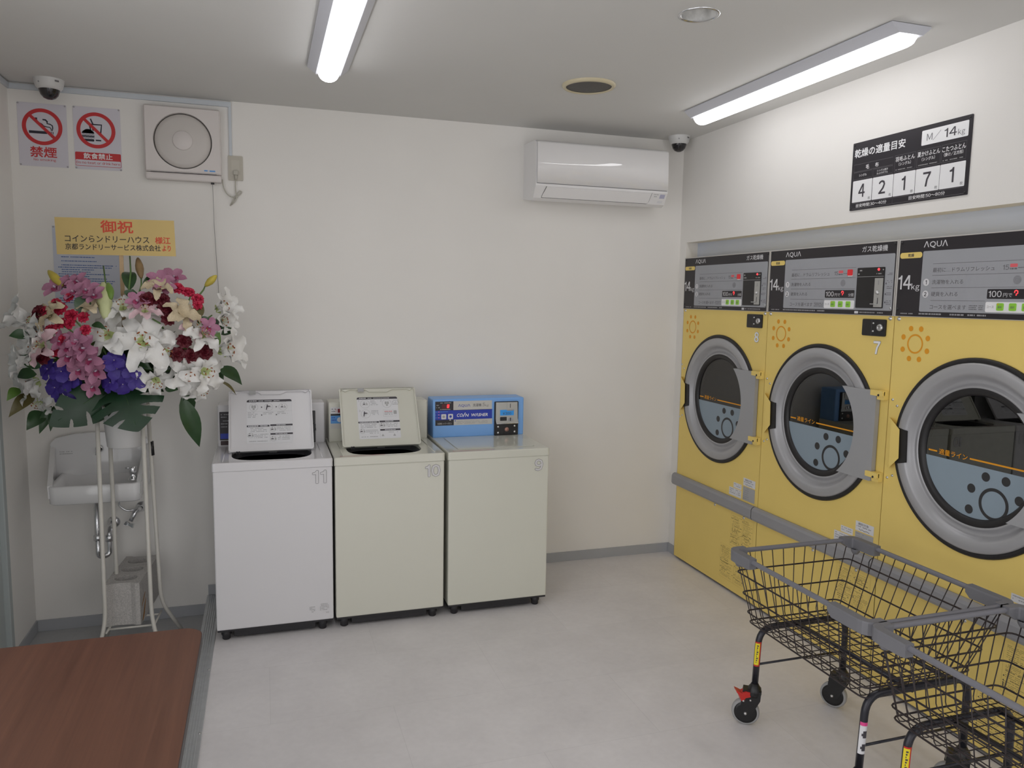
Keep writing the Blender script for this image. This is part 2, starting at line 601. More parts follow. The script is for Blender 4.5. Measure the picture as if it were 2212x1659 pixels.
M_LOCK = mat('lock_black', (.012, .011, .012), .3, var=0)
M_SLOT = mat('coin_plate', (.50, .50, .48), .35, .5, var=.03)
M_CAUT = mat('caution_print', (.27, .205, .07), .5, var=0)
M_OCHRE = mat('seam_ochre', (.30, .18, .03), .6, var=0)


def dryer(k, label, number):
    yc = DY - DW * (k + .5)
    t = thing('gas_dryer', label, 'dryer', (XD, yc, 0), 'yellow gas dryers along the right wall')
    fr = Fr((0, DW / 2, 0), (0, -1, 0), (0, 0, 1))
    rng = random.Random(11 + k)
    # cabinet shell, open towards the front plates
    b = MB()
    g = .0018
    y0, y1 = -DW / 2 + g, DW / 2 - g
    b.box(.001, .70, y0, y0 + .004, .012, DZT - .006, M_YEL); b.box(.001, .70, y1 - .004, y1, .012, DZT - .006, M_YEL)
    b.box(.69, .70, y0, y1, .012, DZT - .006, M_YEL); b.box(.001, .70, y0, y1, DZT - .008, DZT - .004, M_YEL)
    b.box(.02, .68, y0 + .02, y1 - .02, 0, .05, M_LOCK)  # base block, its black puts the shadow gap at the foot into colour
    # upper front plate with the round door opening
    loop = b.holed(fr, g, DW - g, .492, DZP, .40, 1.03, lambda a: .337, M_YEL, .0)
    b.skirt(fr, loop, 0, -.05, M_GASK)
    b.build('cabinet', t)
    b = MB()
    b.slab(fr, [(g, .014), (DW - g, .014), (DW - g, .488), (g, .488)], .004, M_YEL, -.004)
    for u in (.11, .69):
        b.lathe([(0, .004), (.006, .0035), (.008, 0)], M_SCREW, fr.p(.42 if u < .5 else .69, .44), (-1, 0, 0), 10)
    # printed cautions on the lower panel
    for (u0, u1, v0, v1) in ((.590, .680, .27, .425), (.688, .770, .27, .425), (.505, .620, .07, .235), (.635, .745, .07, .235)):
        v = v1
        while v > v0:
            hh = .0036 if rng.random() < .25 else .0018
            if rng.random() < .18:
                b.poly(fr, [(u0 - .008, v), (u0 - .001, v), (u0 - .0045, v + .006)], M_INK, .0007)
            b.dashes(fr, u0, v, (u1 - u0) * rng.uniform(.55, 1), hh, M_CAUT, rng, .0006, .75)
            v -= hh + rng.uniform(.003, .007)
        b.stroke(fr, [(u0 - .012, v0 - .01), (u1 + .004, v0 - .01), (u1 + .004, v1 + .012), (u0 - .012, v1 + .012), (u0 - .012, v0 - .01)], .0005, M_OCHRE, .0005)
    b.build('lower_panel', t)
    # bumper rail
    b = MB()
    prof = [(0, .0), (.012, -.002), (.024, .004), (.030, .015), (.030, .055), (.024, .066), (.012, .072), (0, .070)]
    u0, u1 = g - .012, DW - .016
    vs = []; 
    for u in (u0, u1):
        vs += [fr.p(u, .455 + h, c) for c, h in prof]
    n = len(prof)
    b.add(vs, [(i, i + 1, n + i + 1, n + i) for i in range(n - 1)] + [tuple(range(n)), tuple(range(2 * n - 1, n - 1, -1))], M_RAIL)
    b.add([fr.p(u1 + .001, .455 + h, c * .97) for c, h in prof] + [fr.p(u1 + .0035, .455 + h, c * .97) for c, h in prof], [(i, i + 1, n + i + 1, n + i) for i in range(n - 1)], M_GASK)
    b.build('bumper_rail', t)
    # control panel
    b = MB()
    b.slab(fr, [(.0015, DZP + .0005), (DW - .0015, DZP + .0005), (DW - .0015, DZT), (.0015, DZT)], .006, M_PFRAME, 0)
    z = .0066
    b.rect(fr, .009, .795, 1.5185, 1.809, M_PBLACK, z)
    b.rrect(fr, .1215, .790, 1.537, 1.763, .006, M_PGREY, z + .0003)
    z += .0006
    b.text(fr, 'ΛQUΛ', .123, 1.773, .026, M_SILV, w=.106, bold=.012, c=z, shear=.0)
    b.text(fr, 'ガス乾燥機', .612, 1.7745, .0245, M_SILV, w=.137, bold=.012, c=z)
    b.rrect(fr, .013, .118, 1.7395, 1.7615, .010, M_YEL, z, 6)
    b.text(fr, '乾燥', .052, 1.744, .0125, M_INK, w=.028, bold=.02, c=z + .0003)
    b.text(fr, '14', .013, 1.622, .052, M_SILV, w=.062, bold=.02, c=z)
    b.text(fr, 'kg', .078, 1.6135, .030, M_SILV, w=.038, bold=.01, c=z)
    for v, u in ((1.7145, .584), (1.672, .584), (1.626, .584), (1.5795, .400)):
        b.stroke(fr, [(.171, v), (u, v)], .0013, M_INK2, z)
    b.text(fr, '最初に…ドラムリフレッシュ', .172, 1.683, .0165, M_INK2, w=.254, bold=.006, c=z)
    b.text(fr, '15', .456, 1.684, .0165, M_INK2, w=.023, bold=.01, c=z)
    b.rrect(fr, .482, .509, 1.692, 1.7035, .003, mat('pink_badge', (.75, .13, .15), .5, var=0), z)
    b.dashes(fr, .482, 1.6845, .026, .005, M_INK2, rng, z); b.dashes(fr, .511, 1.6885, .026, .003, M_INK2, rng, z)
    b.rrect(fr, .538, .566, 1.677, 1.699, .004, M_WHITE, z)
    for i, (vc, txt, w) in enumerate(((1.647, '洗濯物を入れる', .134), (1.603, '硬貨を入れる', .115))):
        b.disc(fr, .1455, vc, .0135, M_SILV, z, 20)
        b.text(fr, str(i + 1), .1455, vc - .0075, .015, M_INK, align='C', bold=.03, c=z + .0003)
        b.text(fr, txt, .172, vc - .008, .0165, M_INK2, w=w, bold=.006, c=z)
    for q in range(5):
        b.ring(fr, .512, 1.650, .002 + q * .0028, .003 + q * .0028, M_INK2, z, 14)
    b.text(fr, 'コースを選べます', .170, 1.5475, .0165, M_INK2, w=.156, bold=.006, c=z)
    for q in range(3):
        b.dashes(fr, .337, 1.561 - q * .0065, .058, .003, M_INK2, rng, z)
    b.rrect(fr, .405, .583, 1.587, 1.620, .004, M_PBLACK, z)
    b.text(fr, '100', .411, 1.593, .021, M_SILV, w=.049, bold=.012, c=z + .0003)
    b.text(fr, '円で', .466, 1.5925, .0135, M_SILV, w=.033, c=z + .0003)
    b.text(fr, '分間', .548, 1.5925, .0140, M_SILV, w=.030, c=z + .0003)
    b.rrect(fr, .402, .585, 1.5415, 1.5765, .005, M_WHITE, z)
    b.text(fr, 'コース', .408, 1.5555, .0075, M_INK2, w=.026, c=z + .0003)
    # instructions by the coin slot and along the foot of the panel
    for v in (1.684, 1.6785, 1.655, 1.648, 1.632, 1.625, 1.606, 1.599, 1.575, 1.568, 1.561):
        b.dashes(fr, .757, v, .026, .0026, M_INK2, rng, z)
    for v in (1.645, 1.603, 1.570):
        b.poly(fr, [(.749, v), (.7545, v - .005), (.7545, v + .005)], M_INK, z)
    b.dashes(fr, .033, 1.5265, .060, .0042, M_GREYP, rng, z - .0003, .95); b.dashes(fr, .121, 1.5265, .286, .0055, M_GREYP, rng, z - .0003, .95)
    b.rrect(fr, .589, .611, 1.5225, 1.5325, .002, M_STK, z - .0002); b.dashes(fr, .618, 1.5255, .127, .0048, M_GREYP, rng, z - .0003, .9)
    pn = b.build('control_panel', t)
    b = MB(); b.slab(fr, rrect_pts(.5385, .5655, 1.681, 1.706, .004), .004, M_BTN_R, z); b.build('red_button', pn)
    for u in (.459, .505, .551):
        b = MB(); b.slab(fr, rrect_pts(u - .0125, u + .0125, 1.5475, 1.5725, .004), .003, M_BTN_G, z)
        b.text(fr, '選択', u, 1.555, .008, M_INK2, w=.015, align='C', c=z + .0035)
        if u < .46:
            b.disc(fr, u - .007, 1.5685, .0025, M_ORNG, z + .0035, 10)
        b.build('green_button', pn)
    # red figure of the price display
    b = MB()
    b.stroke(fr, [(.507, 1.607), (.507, 1.613), (.512, 1.6155), (.518, 1.613), (.518, 1.606), (.513, 1.603), (.513, 1.598)], .0035, M_LED, z + .0004)
    b.build('red_display', pn)
    # coin unit
    b = MB()
    b.slab(fr, rrect_pts(.5955, .7435, 1.546, 1.711, .004), .003, M_LOCK, z)
    b.stroke(fr, [(.597, 1.674), (.742, 1.674)], .0015, M_STKG, z + .0035)
    b.slab(fr, [(.697, 1.5505), (.7405, 1.5505), (.7405, 1.667), (.697, 1.667)], .002, M_SLOT, z + .003)
    b.rect(fr, .7165, .7200, 1.640, 1.658, M_GREYP, z + .0056); b.rect(fr, .7172, .7205, 1.564, 1.588, M_INK, z + .0056)
    b.lathe([(0, .009), (.005, .0085), (.008, .004), (.0085, 0)], M_SCREW, fr.p(.7165, 1.609, z + .005), (-1, 0, 0), 12)
    b.box(*(lambda p: (p.x - .014, p.x, p.y - .010, p.y + .016, p.z - .002, p.z + .002))(fr.p(.708, 1.563, z + .005)), M_SCREW, .001)
    b.dashes(fr, .601, 1.697, .022, .005, M_STKG, rng, z + .0035); b.dashes(fr, .601, 1.683, .022, .005, M_STKG, rng, z + .0035)
    b.dashes(fr, .720, 1.698, .020, .005, M_STKG, rng, z + .0035); b.dashes(fr, .702, 1.683, .036, .004, M_STKG, rng, z + .0035)
    b.lathe([(0, .004), (.004, .003), (.0055, 0)], M_LED, fr.p(.713, 1.702, z + .003), (-1, 0, 0), 12)
    b.build('coin_unit', pn)
    b = MB()
    for u, v in ((.018, 1.80), (.786, 1.80), (.018, 1.545), (.783, 1.548)):
        b.lathe([(0, .003), (.004, .0025), (.005, 0)], M_SCREW if v < 1.6 and u > .5 else M_LOCK, fr.p(u, v, z), (-1, 0, 0), 10)
    for u in (.022, .780):
        b.lathe([(0, .006), (.005, .0055), (.007, .001), (.0085, 0)], M_SCREW, fr.p(u, 1.507, 0), (-1, 0, 0), 12)
    for u, v in ((.020, 1.187), (.045, 1.165), (.020, .872), (.045, .885)):
        b.lathe([(0, .004), (.004, .0035), (.0055, 0)], M_SCREW, fr.p(u - (.012 if k == 0 else 0), v, 0), (-1, 0, 0), 10)
    b.build('panel_screws', t)
    # sun mark, lock, number and service stickers
    b = MB()
    b.ring(fr, .1085, 1.4135, .0310, .0375, M_ORNG, .0006, 40)
    for q in range(8):
        a = PI / 8 + q * PI / 4
        b.disc(fr, .1085 + .0625 * math.cos(a), 1.4135 + .0625 * math.sin(a), .0105, M_ORNG, .0006, 18)
    b.build('sun_emblem', t)
    b = MB()
    b.slab(fr, rrect_pts(.638, .764, 1.4335, 1.5015, .006), .006, M_LOCK)
    b.stroke(fr, [(.690, 1.437), (.690, 1.498)], .001, M_INK2, .0064)
    for v in (1.485, 1.4525):
        b.lathe([(0, .004), (.003, .0035), (.004, 0)], M_SCREW, fr.p(.6995, v, .006), (-1, 0, 0), 10)
    b.lathe([(0, .006), (.006, .006), (.006, .008), (.0125, .008), (.0145, .003), (.0145, 0)], M_SCREW, fr.p(.737, 1.4685, .006), (-1, 0, 0), 20)
    b.rect(fr, .7355, .7385, 1.464, 1.473, M_LOCK, .0145)
    b.build('lock_box', t)
    if number:
        b = MB()
        b.text(fr, number, .720, 1.362, .049, M_INK2, w=.034, align='C', c=.0006, grow=.0030)
        b.text(fr, number, .720, 1.362, .049, M_WHITE, w=.034, align='C', c=.0010, grow=.0018)
        b.build('number_decal', t)
    b = MB()
    b.rect(fr, .671, .773, .6115, .652, M_STK, .0006); b.rect(fr, .671, .773, .535, .607, M_STKG, .0006)
    b.text(fr, '補助対象', .685, .637, .011, M_INK2, w=.06, c=.001); b.dashes(fr, .678, .630, .085, .003, M_INK2, rng, .001)
    b.stroke(fr, [(.69, .622), (.70, .617), (.71, .621), (.72, .617), (.735, .620), (.75, .617)], .002, M_INK, .001)
    b.rect(fr, .548, .658, .534, .576, M_STK, .0006); b.rect(fr, .586, .658, .580, .608, M_STK, .0006)
    for v in (.566, .556, .546):
        b.dashes(fr, .555, v, .096, .0045, M_STKG, rng, .001)
    for v in (.599, .589):
        b.dashes(fr, .592, v, .058, .004, M_STKG, rng, .001)
    for v in (.597, .586, .575, .564, .553, .543):
        b.dashes(fr, .676, v, .045, .005, M_GREYP, rng, .001)
    b.build('service_stickers', t)
    # ---------------- door
    c = fr.p(.40, 1.03)
    ax = (-1, 0, 0)
    b = MB()
    b.lathe([(.337, -.004), (.351, -.002), (.353, .004), (.349, .010), (.338, .011), (.334, .006)], M_GASK, c, ax, 96)
    b.build('door_gasket', t)
    b = MB()
    b.lathe([(.336, .002), (.334, .012), (.328, .017), (.300, .017), (.292, .013), (.284, .000), (.276, -.013), (.268, -.017), (.260, -.013), (.254, -.004), (.249, -.001), (.245, -.006)], M_RING, c, ax, 96)
    dr = b.build('door', t)
    b = MB(); b.lathe([(.247, -.006), (.240, -.003), (.226, -.005), (.219, -.012), (.217, -.03)], M_GASK, c, ax, 96); b.build('window_seal', dr)
    b = MB()
    zz = -.0135
    gf = Fr(fr.p(.40, 1.03, 0), fr.u, fr.v)
    n = 64
    b.disc(gf, 0, 0, .2185, M_DGLASS, -.016, n)
    b.build('door_glass', dr)
    b = MB()
    R = .2175
    a0 = math.asin(-.030 / R)
    pts = [(R * math.cos(PI - a0 + (PI + 2 * a0) * q / 48), R * math.sin(PI - a0 + (PI + 2 * a0) * q / 48)) for q in range(49)]
    b.poly(gf, pts, M_GBLUE, -.0150)
    for u, v in ((.442, .9695), (.519, .970), (.389, .917), (.572, .916), (.386, .840)):
        b.disc(gf, u - .40, v - 1.03, .0165, M_GDOT, -.0145, 22)
    b.ring(gf, .0795, -.150, .046, .0575, M_GDOT, -.0145, 40)
    xr = math.sqrt(R * R - .009 ** 2) - .004
    b.stroke(gf, [(-xr + .008, -.0095), (-.166, -.0095)], .006, M_ORNG, -.0145); b.stroke(gf, [(-.027, -.0095), (xr, -.0095)], .006, M_ORNG, -.0145)
    b.text(gf, '適量ライン', -.158, -.0185, .0215, M_ORNG, w=.122, bold=.01, c=-.0145)
    b.build('fill_line_decal', dr)
    b = MB(); b.lathe([(.215, -.031), (.30, -.06), (.30, -.52), (0, -.52)], M_DRUM, c, ax, 64); b.build('drum', t)
    # hinge plate and hinges
    b = MB()
    pts = []
    rr = .2475
    for q in range(25):
        a = math.asin((.842 - 1.03) / rr) + (math.asin((1.214 - 1.03) / rr) - math.asin((.842 - 1.03) / rr)) * q / 24
        pts.append((.40 + rr * math.cos(a), 1.03 + rr * math.sin(a)))
    out = [(.752, 1.214), (.760, 1.206), (.760, .850), (.752, .842)]
    b.slab(fr, pts + out, .020, M_PLATE, .004)
    b.build('hinge_plate', dr)
    for v in (1.200, .866):
        b = MB()
        b.slab(fr, rrect_pts(.735, .800, v - .004, v + .018, .003), .012, M_YEL, .020)
        b.slab(fr, rrect_pts(.764, .800, v - .019, v + .019, .003), .024, M_YEL, .0)
        b.lathe([(0, .003), (.004, .002), (.005, 0)], M_GASK, fr.p(.779, v, .032), ax, 10)
        b.build('hinge', t)
    # grip: yellow bracket over a black slab that stands in for the shaded hand hole
    b = MB()
    b.slab(fr, [(.066, 1.086), (.118, 1.078), (.124, .955), (.072, .940)], .0045, M_GASK, .0135)
    o = [(.042, 1.114), (.088, 1.078), (.093, .966), (.047, .918)]
    i = [(.012, 1.114), (.046, 1.076), (.050, .966), (.016, .918)]
    vs = [fr.p(a, q, .024) for a, q in o] + [fr.p(a - .004, q, .020) for a, q in o] + [fr.p(a, q, .0) for a, q in i]
    fs = [(0, 1, 5, 4), (1, 2, 6, 5), (2, 3, 7, 6), (4, 5, 9, 8), (5, 6, 10, 9), (6, 7, 11, 10), (0, 1, 2, 3)]
    b.add(vs, fs, M_YEL)
    b.build('door_grip', dr)
    return t


dryer(0, 'yellow gas dryer numbered 8, standing nearest the back wall', '8')
dryer(1, 'yellow gas dryer numbered 7, in the middle of the row', '7')
dryer(2, 'yellow gas dryer farthest from the back wall, cut by the photo edge', None)

# ================================================================== coin washers
M_W11 = mat('enamel_white', (.685, .675, .69), .24, var=.008, scale=2)
M_W10 = mat('enamel_cream', (.66, .655, .575), .24, var=.008, scale=2)
M_W9 = mat('enamel_ivory', (.655, .655, .575), .24, var=.008, scale=2)
DECK = {'11': (.685, .675, .69), '10': (.66, .655, .575), '9': (.655, .655, .575)}
M_BLUE = mat('console_blue', (.21, .44, .86), .35, var=.01)
M_DBLUE = mat('print_blue', (.018, .045, .42), .4, var=0)
M_CREAMP = mat('print_cream', (.58, .57, .54), .45, var=0)
M_TUB = mat('tub_dark', (.055, .057, .065), .35, var=.05)
M_PLINTH = mat('plinth_black', (.020, .019, .022), .5, var=.05)
M_LCD = mat('lcd_blue', (.03, .25, .62), .3, var=0, emit=(.03, .3, .8), estr=.18)
M_CHR = mat('chrome', (.72, .73, .75), .12, 1.0, var=0)
M_PALEB = mat('print_pale_blue', (.10, .32, .70), .45, var=0)
M_COPPER = mat('copper_key', (.45, .25, .20), .35, .5, var=0)
YW, WT, WBZ = -0.597, 0.82, 0.0515


def washer(x0, x1, label, number, enamel, lid_open, cons, nx):
    xc = (x0 + x1) / 2; hw = (x1 - x0) / 2
    t = thing('coin_washer', label, 'washing machine', (xc, YW, 0), 'coin washers along the back wall')
    rng = random.Random(int(number))
    D = .535                                  # depth front to back
    fr = Fr((-hw, 0, 0), (1, 0, 0), (0, 0, 1))   # front face, u from the left edge
    b = MB(); b.box(-hw + .003, hw - .003, .003, D, WBZ, .7825, enamel, .006, 2)
    body = b.build('cabinet', t)
    b = MB()
    w = {'11': .058, '10': .070, '9': .041}[number]
    fh = .056
    b.text(fr, number, nx - xc + hw, .7075, fh, M_INK2, w=w, align='C', c=.0006 - .003, grow=.0032)
    b.text(fr, number, nx - xc + hw, .7075, fh, mat('number_grey', (.64, .63, .64), .5, var=0), w=w, align='C', c=.0012 - .003, grow=.0016)
    if number == '11':
        for q in range(5):
            b.dashes(fr, .408, .118 - q * .006, .026, .0032, M_STKG, rng, -.002); b.dashes(fr, .455, .128 - q * .007, .040, .003, M_STKG, rng, -.002)
        b.dashes(fr, .475, .086, .022, .003, M_STKG, rng, -.002)
    b.build('number_decal', body)
    # deck with the tub opening
    b = MB()
    lidmat = enamel
    enamel = mat(enamel.name + '_deck', tuple(DECK[number]), .10, var=.008, scale=2)
    deck = Fr((0, 0, WT), (1, 0, 0), (0, 1, 0))
    if lid_open:
        a_, bx = .188, .150
        hx = -.004 if number == '11' else -.008
        R = lambda a: 1 / ((abs(math.cos(a)) / .179) ** 3.2 + (abs(math.sin(a)) / .155) ** 3.2) ** (1 / 3.2)
        loop = b.holed(deck, -hw + .006, hw - .006, .006, .40, hx, .190, R, enamel, 0)
        b.skirt(deck, loop, 0, -.014, enamel, 1.0, (hx, .19))
        b.rect(deck, -hw + .006, hw - .006, .40, D, enamel, 0)
    else:
        b.rect(deck, -hw + .006, hw - .006, .006, D, enamel, 0)
    # rounded skirt of the deck
    z0, z1, r = .7825, WT, .006
    lo = rrect_pts(-hw, hw, 0, D, .012, 4)
    li = rrect_pts(-hw + .006, hw - .006, .006, D - .0, .008, 4)
    lm = rrect_pts(-hw + .0018, hw - .0018, .0018, D - .0, .010, 4)
    n = len(lo)
    vs = [Vector((a, q, z0)) for a, q in lo] + [Vector((a, q, z1 - r)) for a, q in lo] + [Vector((a, q, z1 - .0018)) for a, q in lm] + [Vector((a, q, z1)) for a, q in li]
    fs = []
    for L in range(3):
        fs += [(L * n + k, L * n + (k + 1) % n, (L + 1) * n + (k + 1) % n, (L + 1) * n + k) for k in range(n)]
    b.add(vs, fs, enamel, False)
    b.rect(Fr((0, 0, z0), (1, 0, 0), (0, 1, 0)), -hw, hw, 0, D, enamel, 0)
    # red framed notice strip at the front edge of the deck
    if number != '11':
        b.stroke(deck, [(-hw + .030, .018), (-hw + .235, .018), (-hw + .235, .034), (-hw + .030, .034), (-hw + .030, .018)], .0022, M_RED, .0006)
    else:
        b.stroke(deck, [(-hw + .025, .018), (-hw + .235, .018), (-hw + .235, .034), (-hw + .025, .034), (-hw + .025, .018)], .0014, M_STKG, .0006)
    if lid_open:
        for x in (-hw + .045, hw - .045):
            b.tube([(x, .03, WT + .0005), (x, .36, WT + .0005)], .0022, enamel, 6)
    dk = b.build('top_deck', t)
    if lid_open:
        b = MB()
        l1 = b.skirt(deck, loop, -.014, -.030, M_TUB, .93, (hx, .19))
        l2 = b.skirt(deck, l1, -.030, -.050, M_TUB, .95, (hx, .19))
        l3 = b.skirt(deck, l2, -.050, -.36, M_TUB, .97, (hx, .19))
        b.poly(deck, l3, M_TUB, -.36)
        b.box(-.018, .020, .318, .330, WT - .026, WT - .008, M_GREYP, .002)
        b.build('tub', t)
    # plinth and feet
    b = MB(); b.box(-hw + .075, hw - .085, .018, D - .02, .012, WBZ + .001, M_PLINTH, .003); b.box(-hw + .006, hw - .006, .006, D - .004, WBZ - .008, WBZ + .0005, M_PLINTH)
    b.build('plinth', t)
    for x in (-hw + .042, hw - .052):
        for y in (.035, D - .05):
            b = MB(); b.lathe([(0, 0), (.014, 0), (.018, .004), (.018, .018), (.022, .024), (.022, .045), (0, .045)], M_PLINTH, (x, y, 0), (0, 0, 1), 16); b.build('foot', t)
    enamel, glossy = lidmat, enamel
    # console
    cy = YW + .597 + .397                     # front of the console in local y
    cf = Fr((-hw, cy, 0), (1, 0, 0), (0, 0, 1))
    b = MB()
    z1 = 1.024 if number != '9' else 1.0255
    b.box(-hw + .008, hw - .006, cy, D - .003, WT - .002, z1, M_BLUE if cons == 'blue' else enamel, .007, 2)
    z = .0006
    if cons == 'blue':
        X = lambda x: x - x0
        b.rect(cf, X(1.7575), X(1.856), .965, 1.013, M_PBLACK, z)
        b.rect(cf, X(1.856), X(2.0695), .964, 1.013, M_CREAMP, z)
        b.rect(cf, X(1.7575), X(2.071), .914, .9655, M_DBLUE, z)
        b.rect(cf, X(1.7585), X(1.8585), .884, .914, M_PBLACK, z)
        b.rect(cf, X(1.8585), X(2.072), .884, .9145, M_CREAMP, z)
        b.text(cf, 'ΛQUΛ', X(1.882), .9795, .0165, M_DBLUE, w=.066, bold=.004, c=z + .0004)
        b.text(cf, '洗濯機', X(1.963), .981, .0165, M_INK2, w=.047, bold=.01, c=z + .0004)
        b.text(cf, '5', X(2.015), .982, .0185, M_INK2, w=.012, c=z + .0004, shear=.2)
        b.text(cf, 'kg', X(2.029), .978, .0150, M_INK2, w=.020, c=z + .0004, shear=.2)
        b.text(cf, 'CO', X(1.874), .9285, .0170, M_WHITE, w=.031, bold=.03, c=z + .0004, shear=.22)
        b.stroke(cf, [(X(1.908), .9275), (X(1.922), .9505)], .0042, M_WHITE, z + .0004)
        b.text(cf, 'N', X(1.921), .9285, .0150, M_WHITE, w=.0165, bold=.03, c=z + .0004, shear=.22)
        b.text(cf, 'WΛSHER', X(1.952), .9285, .0165, M_WHITE, w=.094, bold=.03, c=z + .0004, shear=.22)
        b.text(cf, '洗濯槽シャワーボタン', X(1.7695), .889, .0105, M_CREAMP, w=.078, c=z + .0004)
        b.poly(cf, [(X(1.833), .911), (X(1.844), .911), (X(1.8385), .9165)], M_WHITE, z + .0004)
        for q in range(3):
            b.dashes(cf, X(1.875), .903 - q * .006, .17, .0026, M_STKG, rng, z + .0004)
        b.disc(cf, X(1.8665), .907, .003, M_DBLUE, z + .0004)
        for v, xa, w in ((1.0035, 1.785, .058), (.9915, 1.764, .018), (.979, 1.764, .018), (.9685, 1.784, .060)):
            b.dashes(cf, X(xa), v, w, .0035, M_STKG, rng, z + .0004)
        for q in range(3):
            b.dashes(cf, X(1.759), .956 - q * .0155, .028 if q else .075, .003, M_PALEB, rng, z + .0004); b.disc(cf, X(1.7775 + .0), .9575 - q * .0155, .0016, M_LED, z + .0006, 8)
        b.rect(cf, X(1.793), X(1.836), .975, .9985, mat('led_window', (.10, .006, .01), .3, var=0), z + .0004)
    else:
        # console mostly hidden by the raised lid: display strip on its left side
        if number == '11':
            b.rrect(cf, .017, .150, .851, .991, .003, M_PBLACK, z); b.rect(cf, .020, .150, .858, .884, M_DBLUE, z + .0004)
            b.rrect(cf, .021, .130, .832, .842, .002, mat('print_maroon', (.04, .012, .014), .4, var=0), z) if False else None
            for v in (.975, .963, .944, .930, .915):
                b.dashes(cf, .023, v, .05, .004, M_GREYP, rng, z + .0004)
            b.rrect(cf, .020, .150, .8265, .848, .002, mat('print_maroon', (.035, .012, .014), .4, var=0), z)
            b.rrect(cf, .425, .469, .822, .985, .004, M_LOCK, z)
            b.tube([cf.p(.458, .92, .003), cf.p(.470, .92, .010), cf.p(.470, .885, .010), cf.p(.462, .885, .003)], .002, M_CHR, 6)
        else:
            b.rect(cf, .018, .150, .965, .998, M_STK, z); b.dashes(cf, .023, .987, .02, .004, M_INK2, rng, z + .0004); b.dashes(cf, .023, .975, .02, .004, M_INK2, rng, z + .0004)
            b.rect(cf, .044, .046, .972, .990, M_RED, z + .0004); b.rect(cf, .053, .150, .970, .990, mat('led_window2', (.25, .02, .03), .3, var=0), z + .0004)
            b.rect(cf, .018, .150, .955, .965, M_PBLACK, z); b.rect(cf, .018, .150, .915, .955, M_PALEB, z); b.rect(cf, .018, .150, .888, .915, M_CREAMP, z)
            b.disc(cf, .063, .934, .013, M_STK, z + .0006, 20)
            for v in (.943, .931):
                b.dashes(cf, .022, v, .022, .004, M_DBLUE, rng, z + .0004)
            b.rrect(cf, .415, .460, .822, .985, .004, M_LOCK, z)
    cn = b.build('console', t)
    if cons == 'blue':
        X = lambda x: x - x0
        for xa in (1.790, 1.827):
            b = MB(); b.slab(cf, rrect_pts(X(xa), X(xa) + .0265, .918, .9455, .004), .003, M_STK, z); b.disc(cf, X(xa) + .013, .932, .007, M_STKG if xa < 1.8 else M_DBLUE, z + .0034, 12); b.build('push_button', cn)
        b = MB()
        b.ring(cf, X(1.826), .9875, .0035, .0068, M_LED, z + .001, 4, PI / 4, PI / 4 + 2 * PI)
        b.stroke(cf, [(X(1.8215), .979), (X(1.8235), .9965), (X(1.8325), .9965), (X(1.8305), .979), (X(1.8215), .979)], .0028, M_LED, z + .0012)
        b.build('red_digit', cn)
        b = MB()
        b.slab(cf, rrect_pts(X(2.0825), X(2.2175), .8205, 1.0055, .005), .008, M_LOCK, z)
        for u, v in ((2.104, .868), (2.198, .870), (2.104, .835), (2.198, .838)):
            b.lathe([(0, .005), (.004, .0045), (.0065, .001), (.007, 0)], M_CHR, cf.p(X(u), v, .0086), (0, -1, 0), 12)
        b.lathe([(0, .004), (.011, .004), (.0125, 0)], M_COPPER, cf.p(X(2.153), .852, .0086), (0, -1, 0), 16)
        b.build('coin_unit', cn)
        b = MB()
        b.slab(cf, [(X(2.093), .886), (X(2.2155), .886), (X(2.2125), .91), (X(2.210), 1.002), (X(2.0885), 1.002), (X(2.0885), .91)], .006, M_SLOT, .009)
        b.tube([cf.p(X(2.0885), .91, .014), cf.p(X(2.092), .886, .019), cf.p(X(2.2165), .886, .019), cf.p(X(2.2125), .91, .014)], .0022, M_CHR, 6)
        b.rect(cf, X(2.112), X(2.190), .930, .961, M_LCD, .0155); b.rect(cf, X(2.150), X(2.187), .955, .961, M_GREYP, .0158)
        b.text(cf, '¥300', X(2.127), .934, .0145, M_INK, w=.047, bold=.005, c=.0160)
        b.rrect(cf, X(2.112), X(2.150), .901, .922, .003, M_PLINTH, .0156)
        b.slab(cf, rrect_pts(X(2.150), X(2.196), .968, 1.0, .003), .003, M_SLOT, .015); b.rect(cf, X(2.1665), X(2.1700), .972, .994, M_INK, .0185)
        b.slab(cf, rrect_pts(X(2.155), X(2.184), .898, .916, .006), .004, M_CHR, .015); b.rect(cf, X(2.167), X(2.173), .900, .9175, M_INK, .0195)
        b.build('coin_face', cn)
    # lid
    if lid_open:
        lx0, lx1 = -.193, .193
        p0 = Vector((0, .197, WT + .010)); p1 = Vector((0, .375, WT + .276))
        uv = (p1 - p0).normalized(); L = (p1 - p0).length
        lf = Fr((-.004 if number == '11' else -.010, p0.y, p0.z), (1, 0, 0), uv)   # inner face looks to the viewer
        b = MB()
        b.slab(lf, rrect_pts(lx0, lx1, 0, L, .008, 4), .003, enamel, -.016)
        ol = rrect_pts(lx0, lx1, 0, L, .012, 4); il = rrect_pts(lx0 + .006, lx1 - .006, .007, L - .006, .010, 4)
        n = len(ol)
        vs = [lf.p(a, q, -.016) for a, q in ol] + [lf.p(a, q, 0) for a, q in ol] + [lf.p(a, q, 0) for a, q in il] + [lf.p(a, q, -.010) for a, q in il]
        fs = []
        for q in range(3):
            fs += [(q * n + k, q * n + (k + 1) % n, (q + 1) * n + (k + 1) % n, (q + 1) * n + k) for k in range(n)]
        b.add(vs, fs, enamel)
        b.poly(lf, il, enamel, -.010)
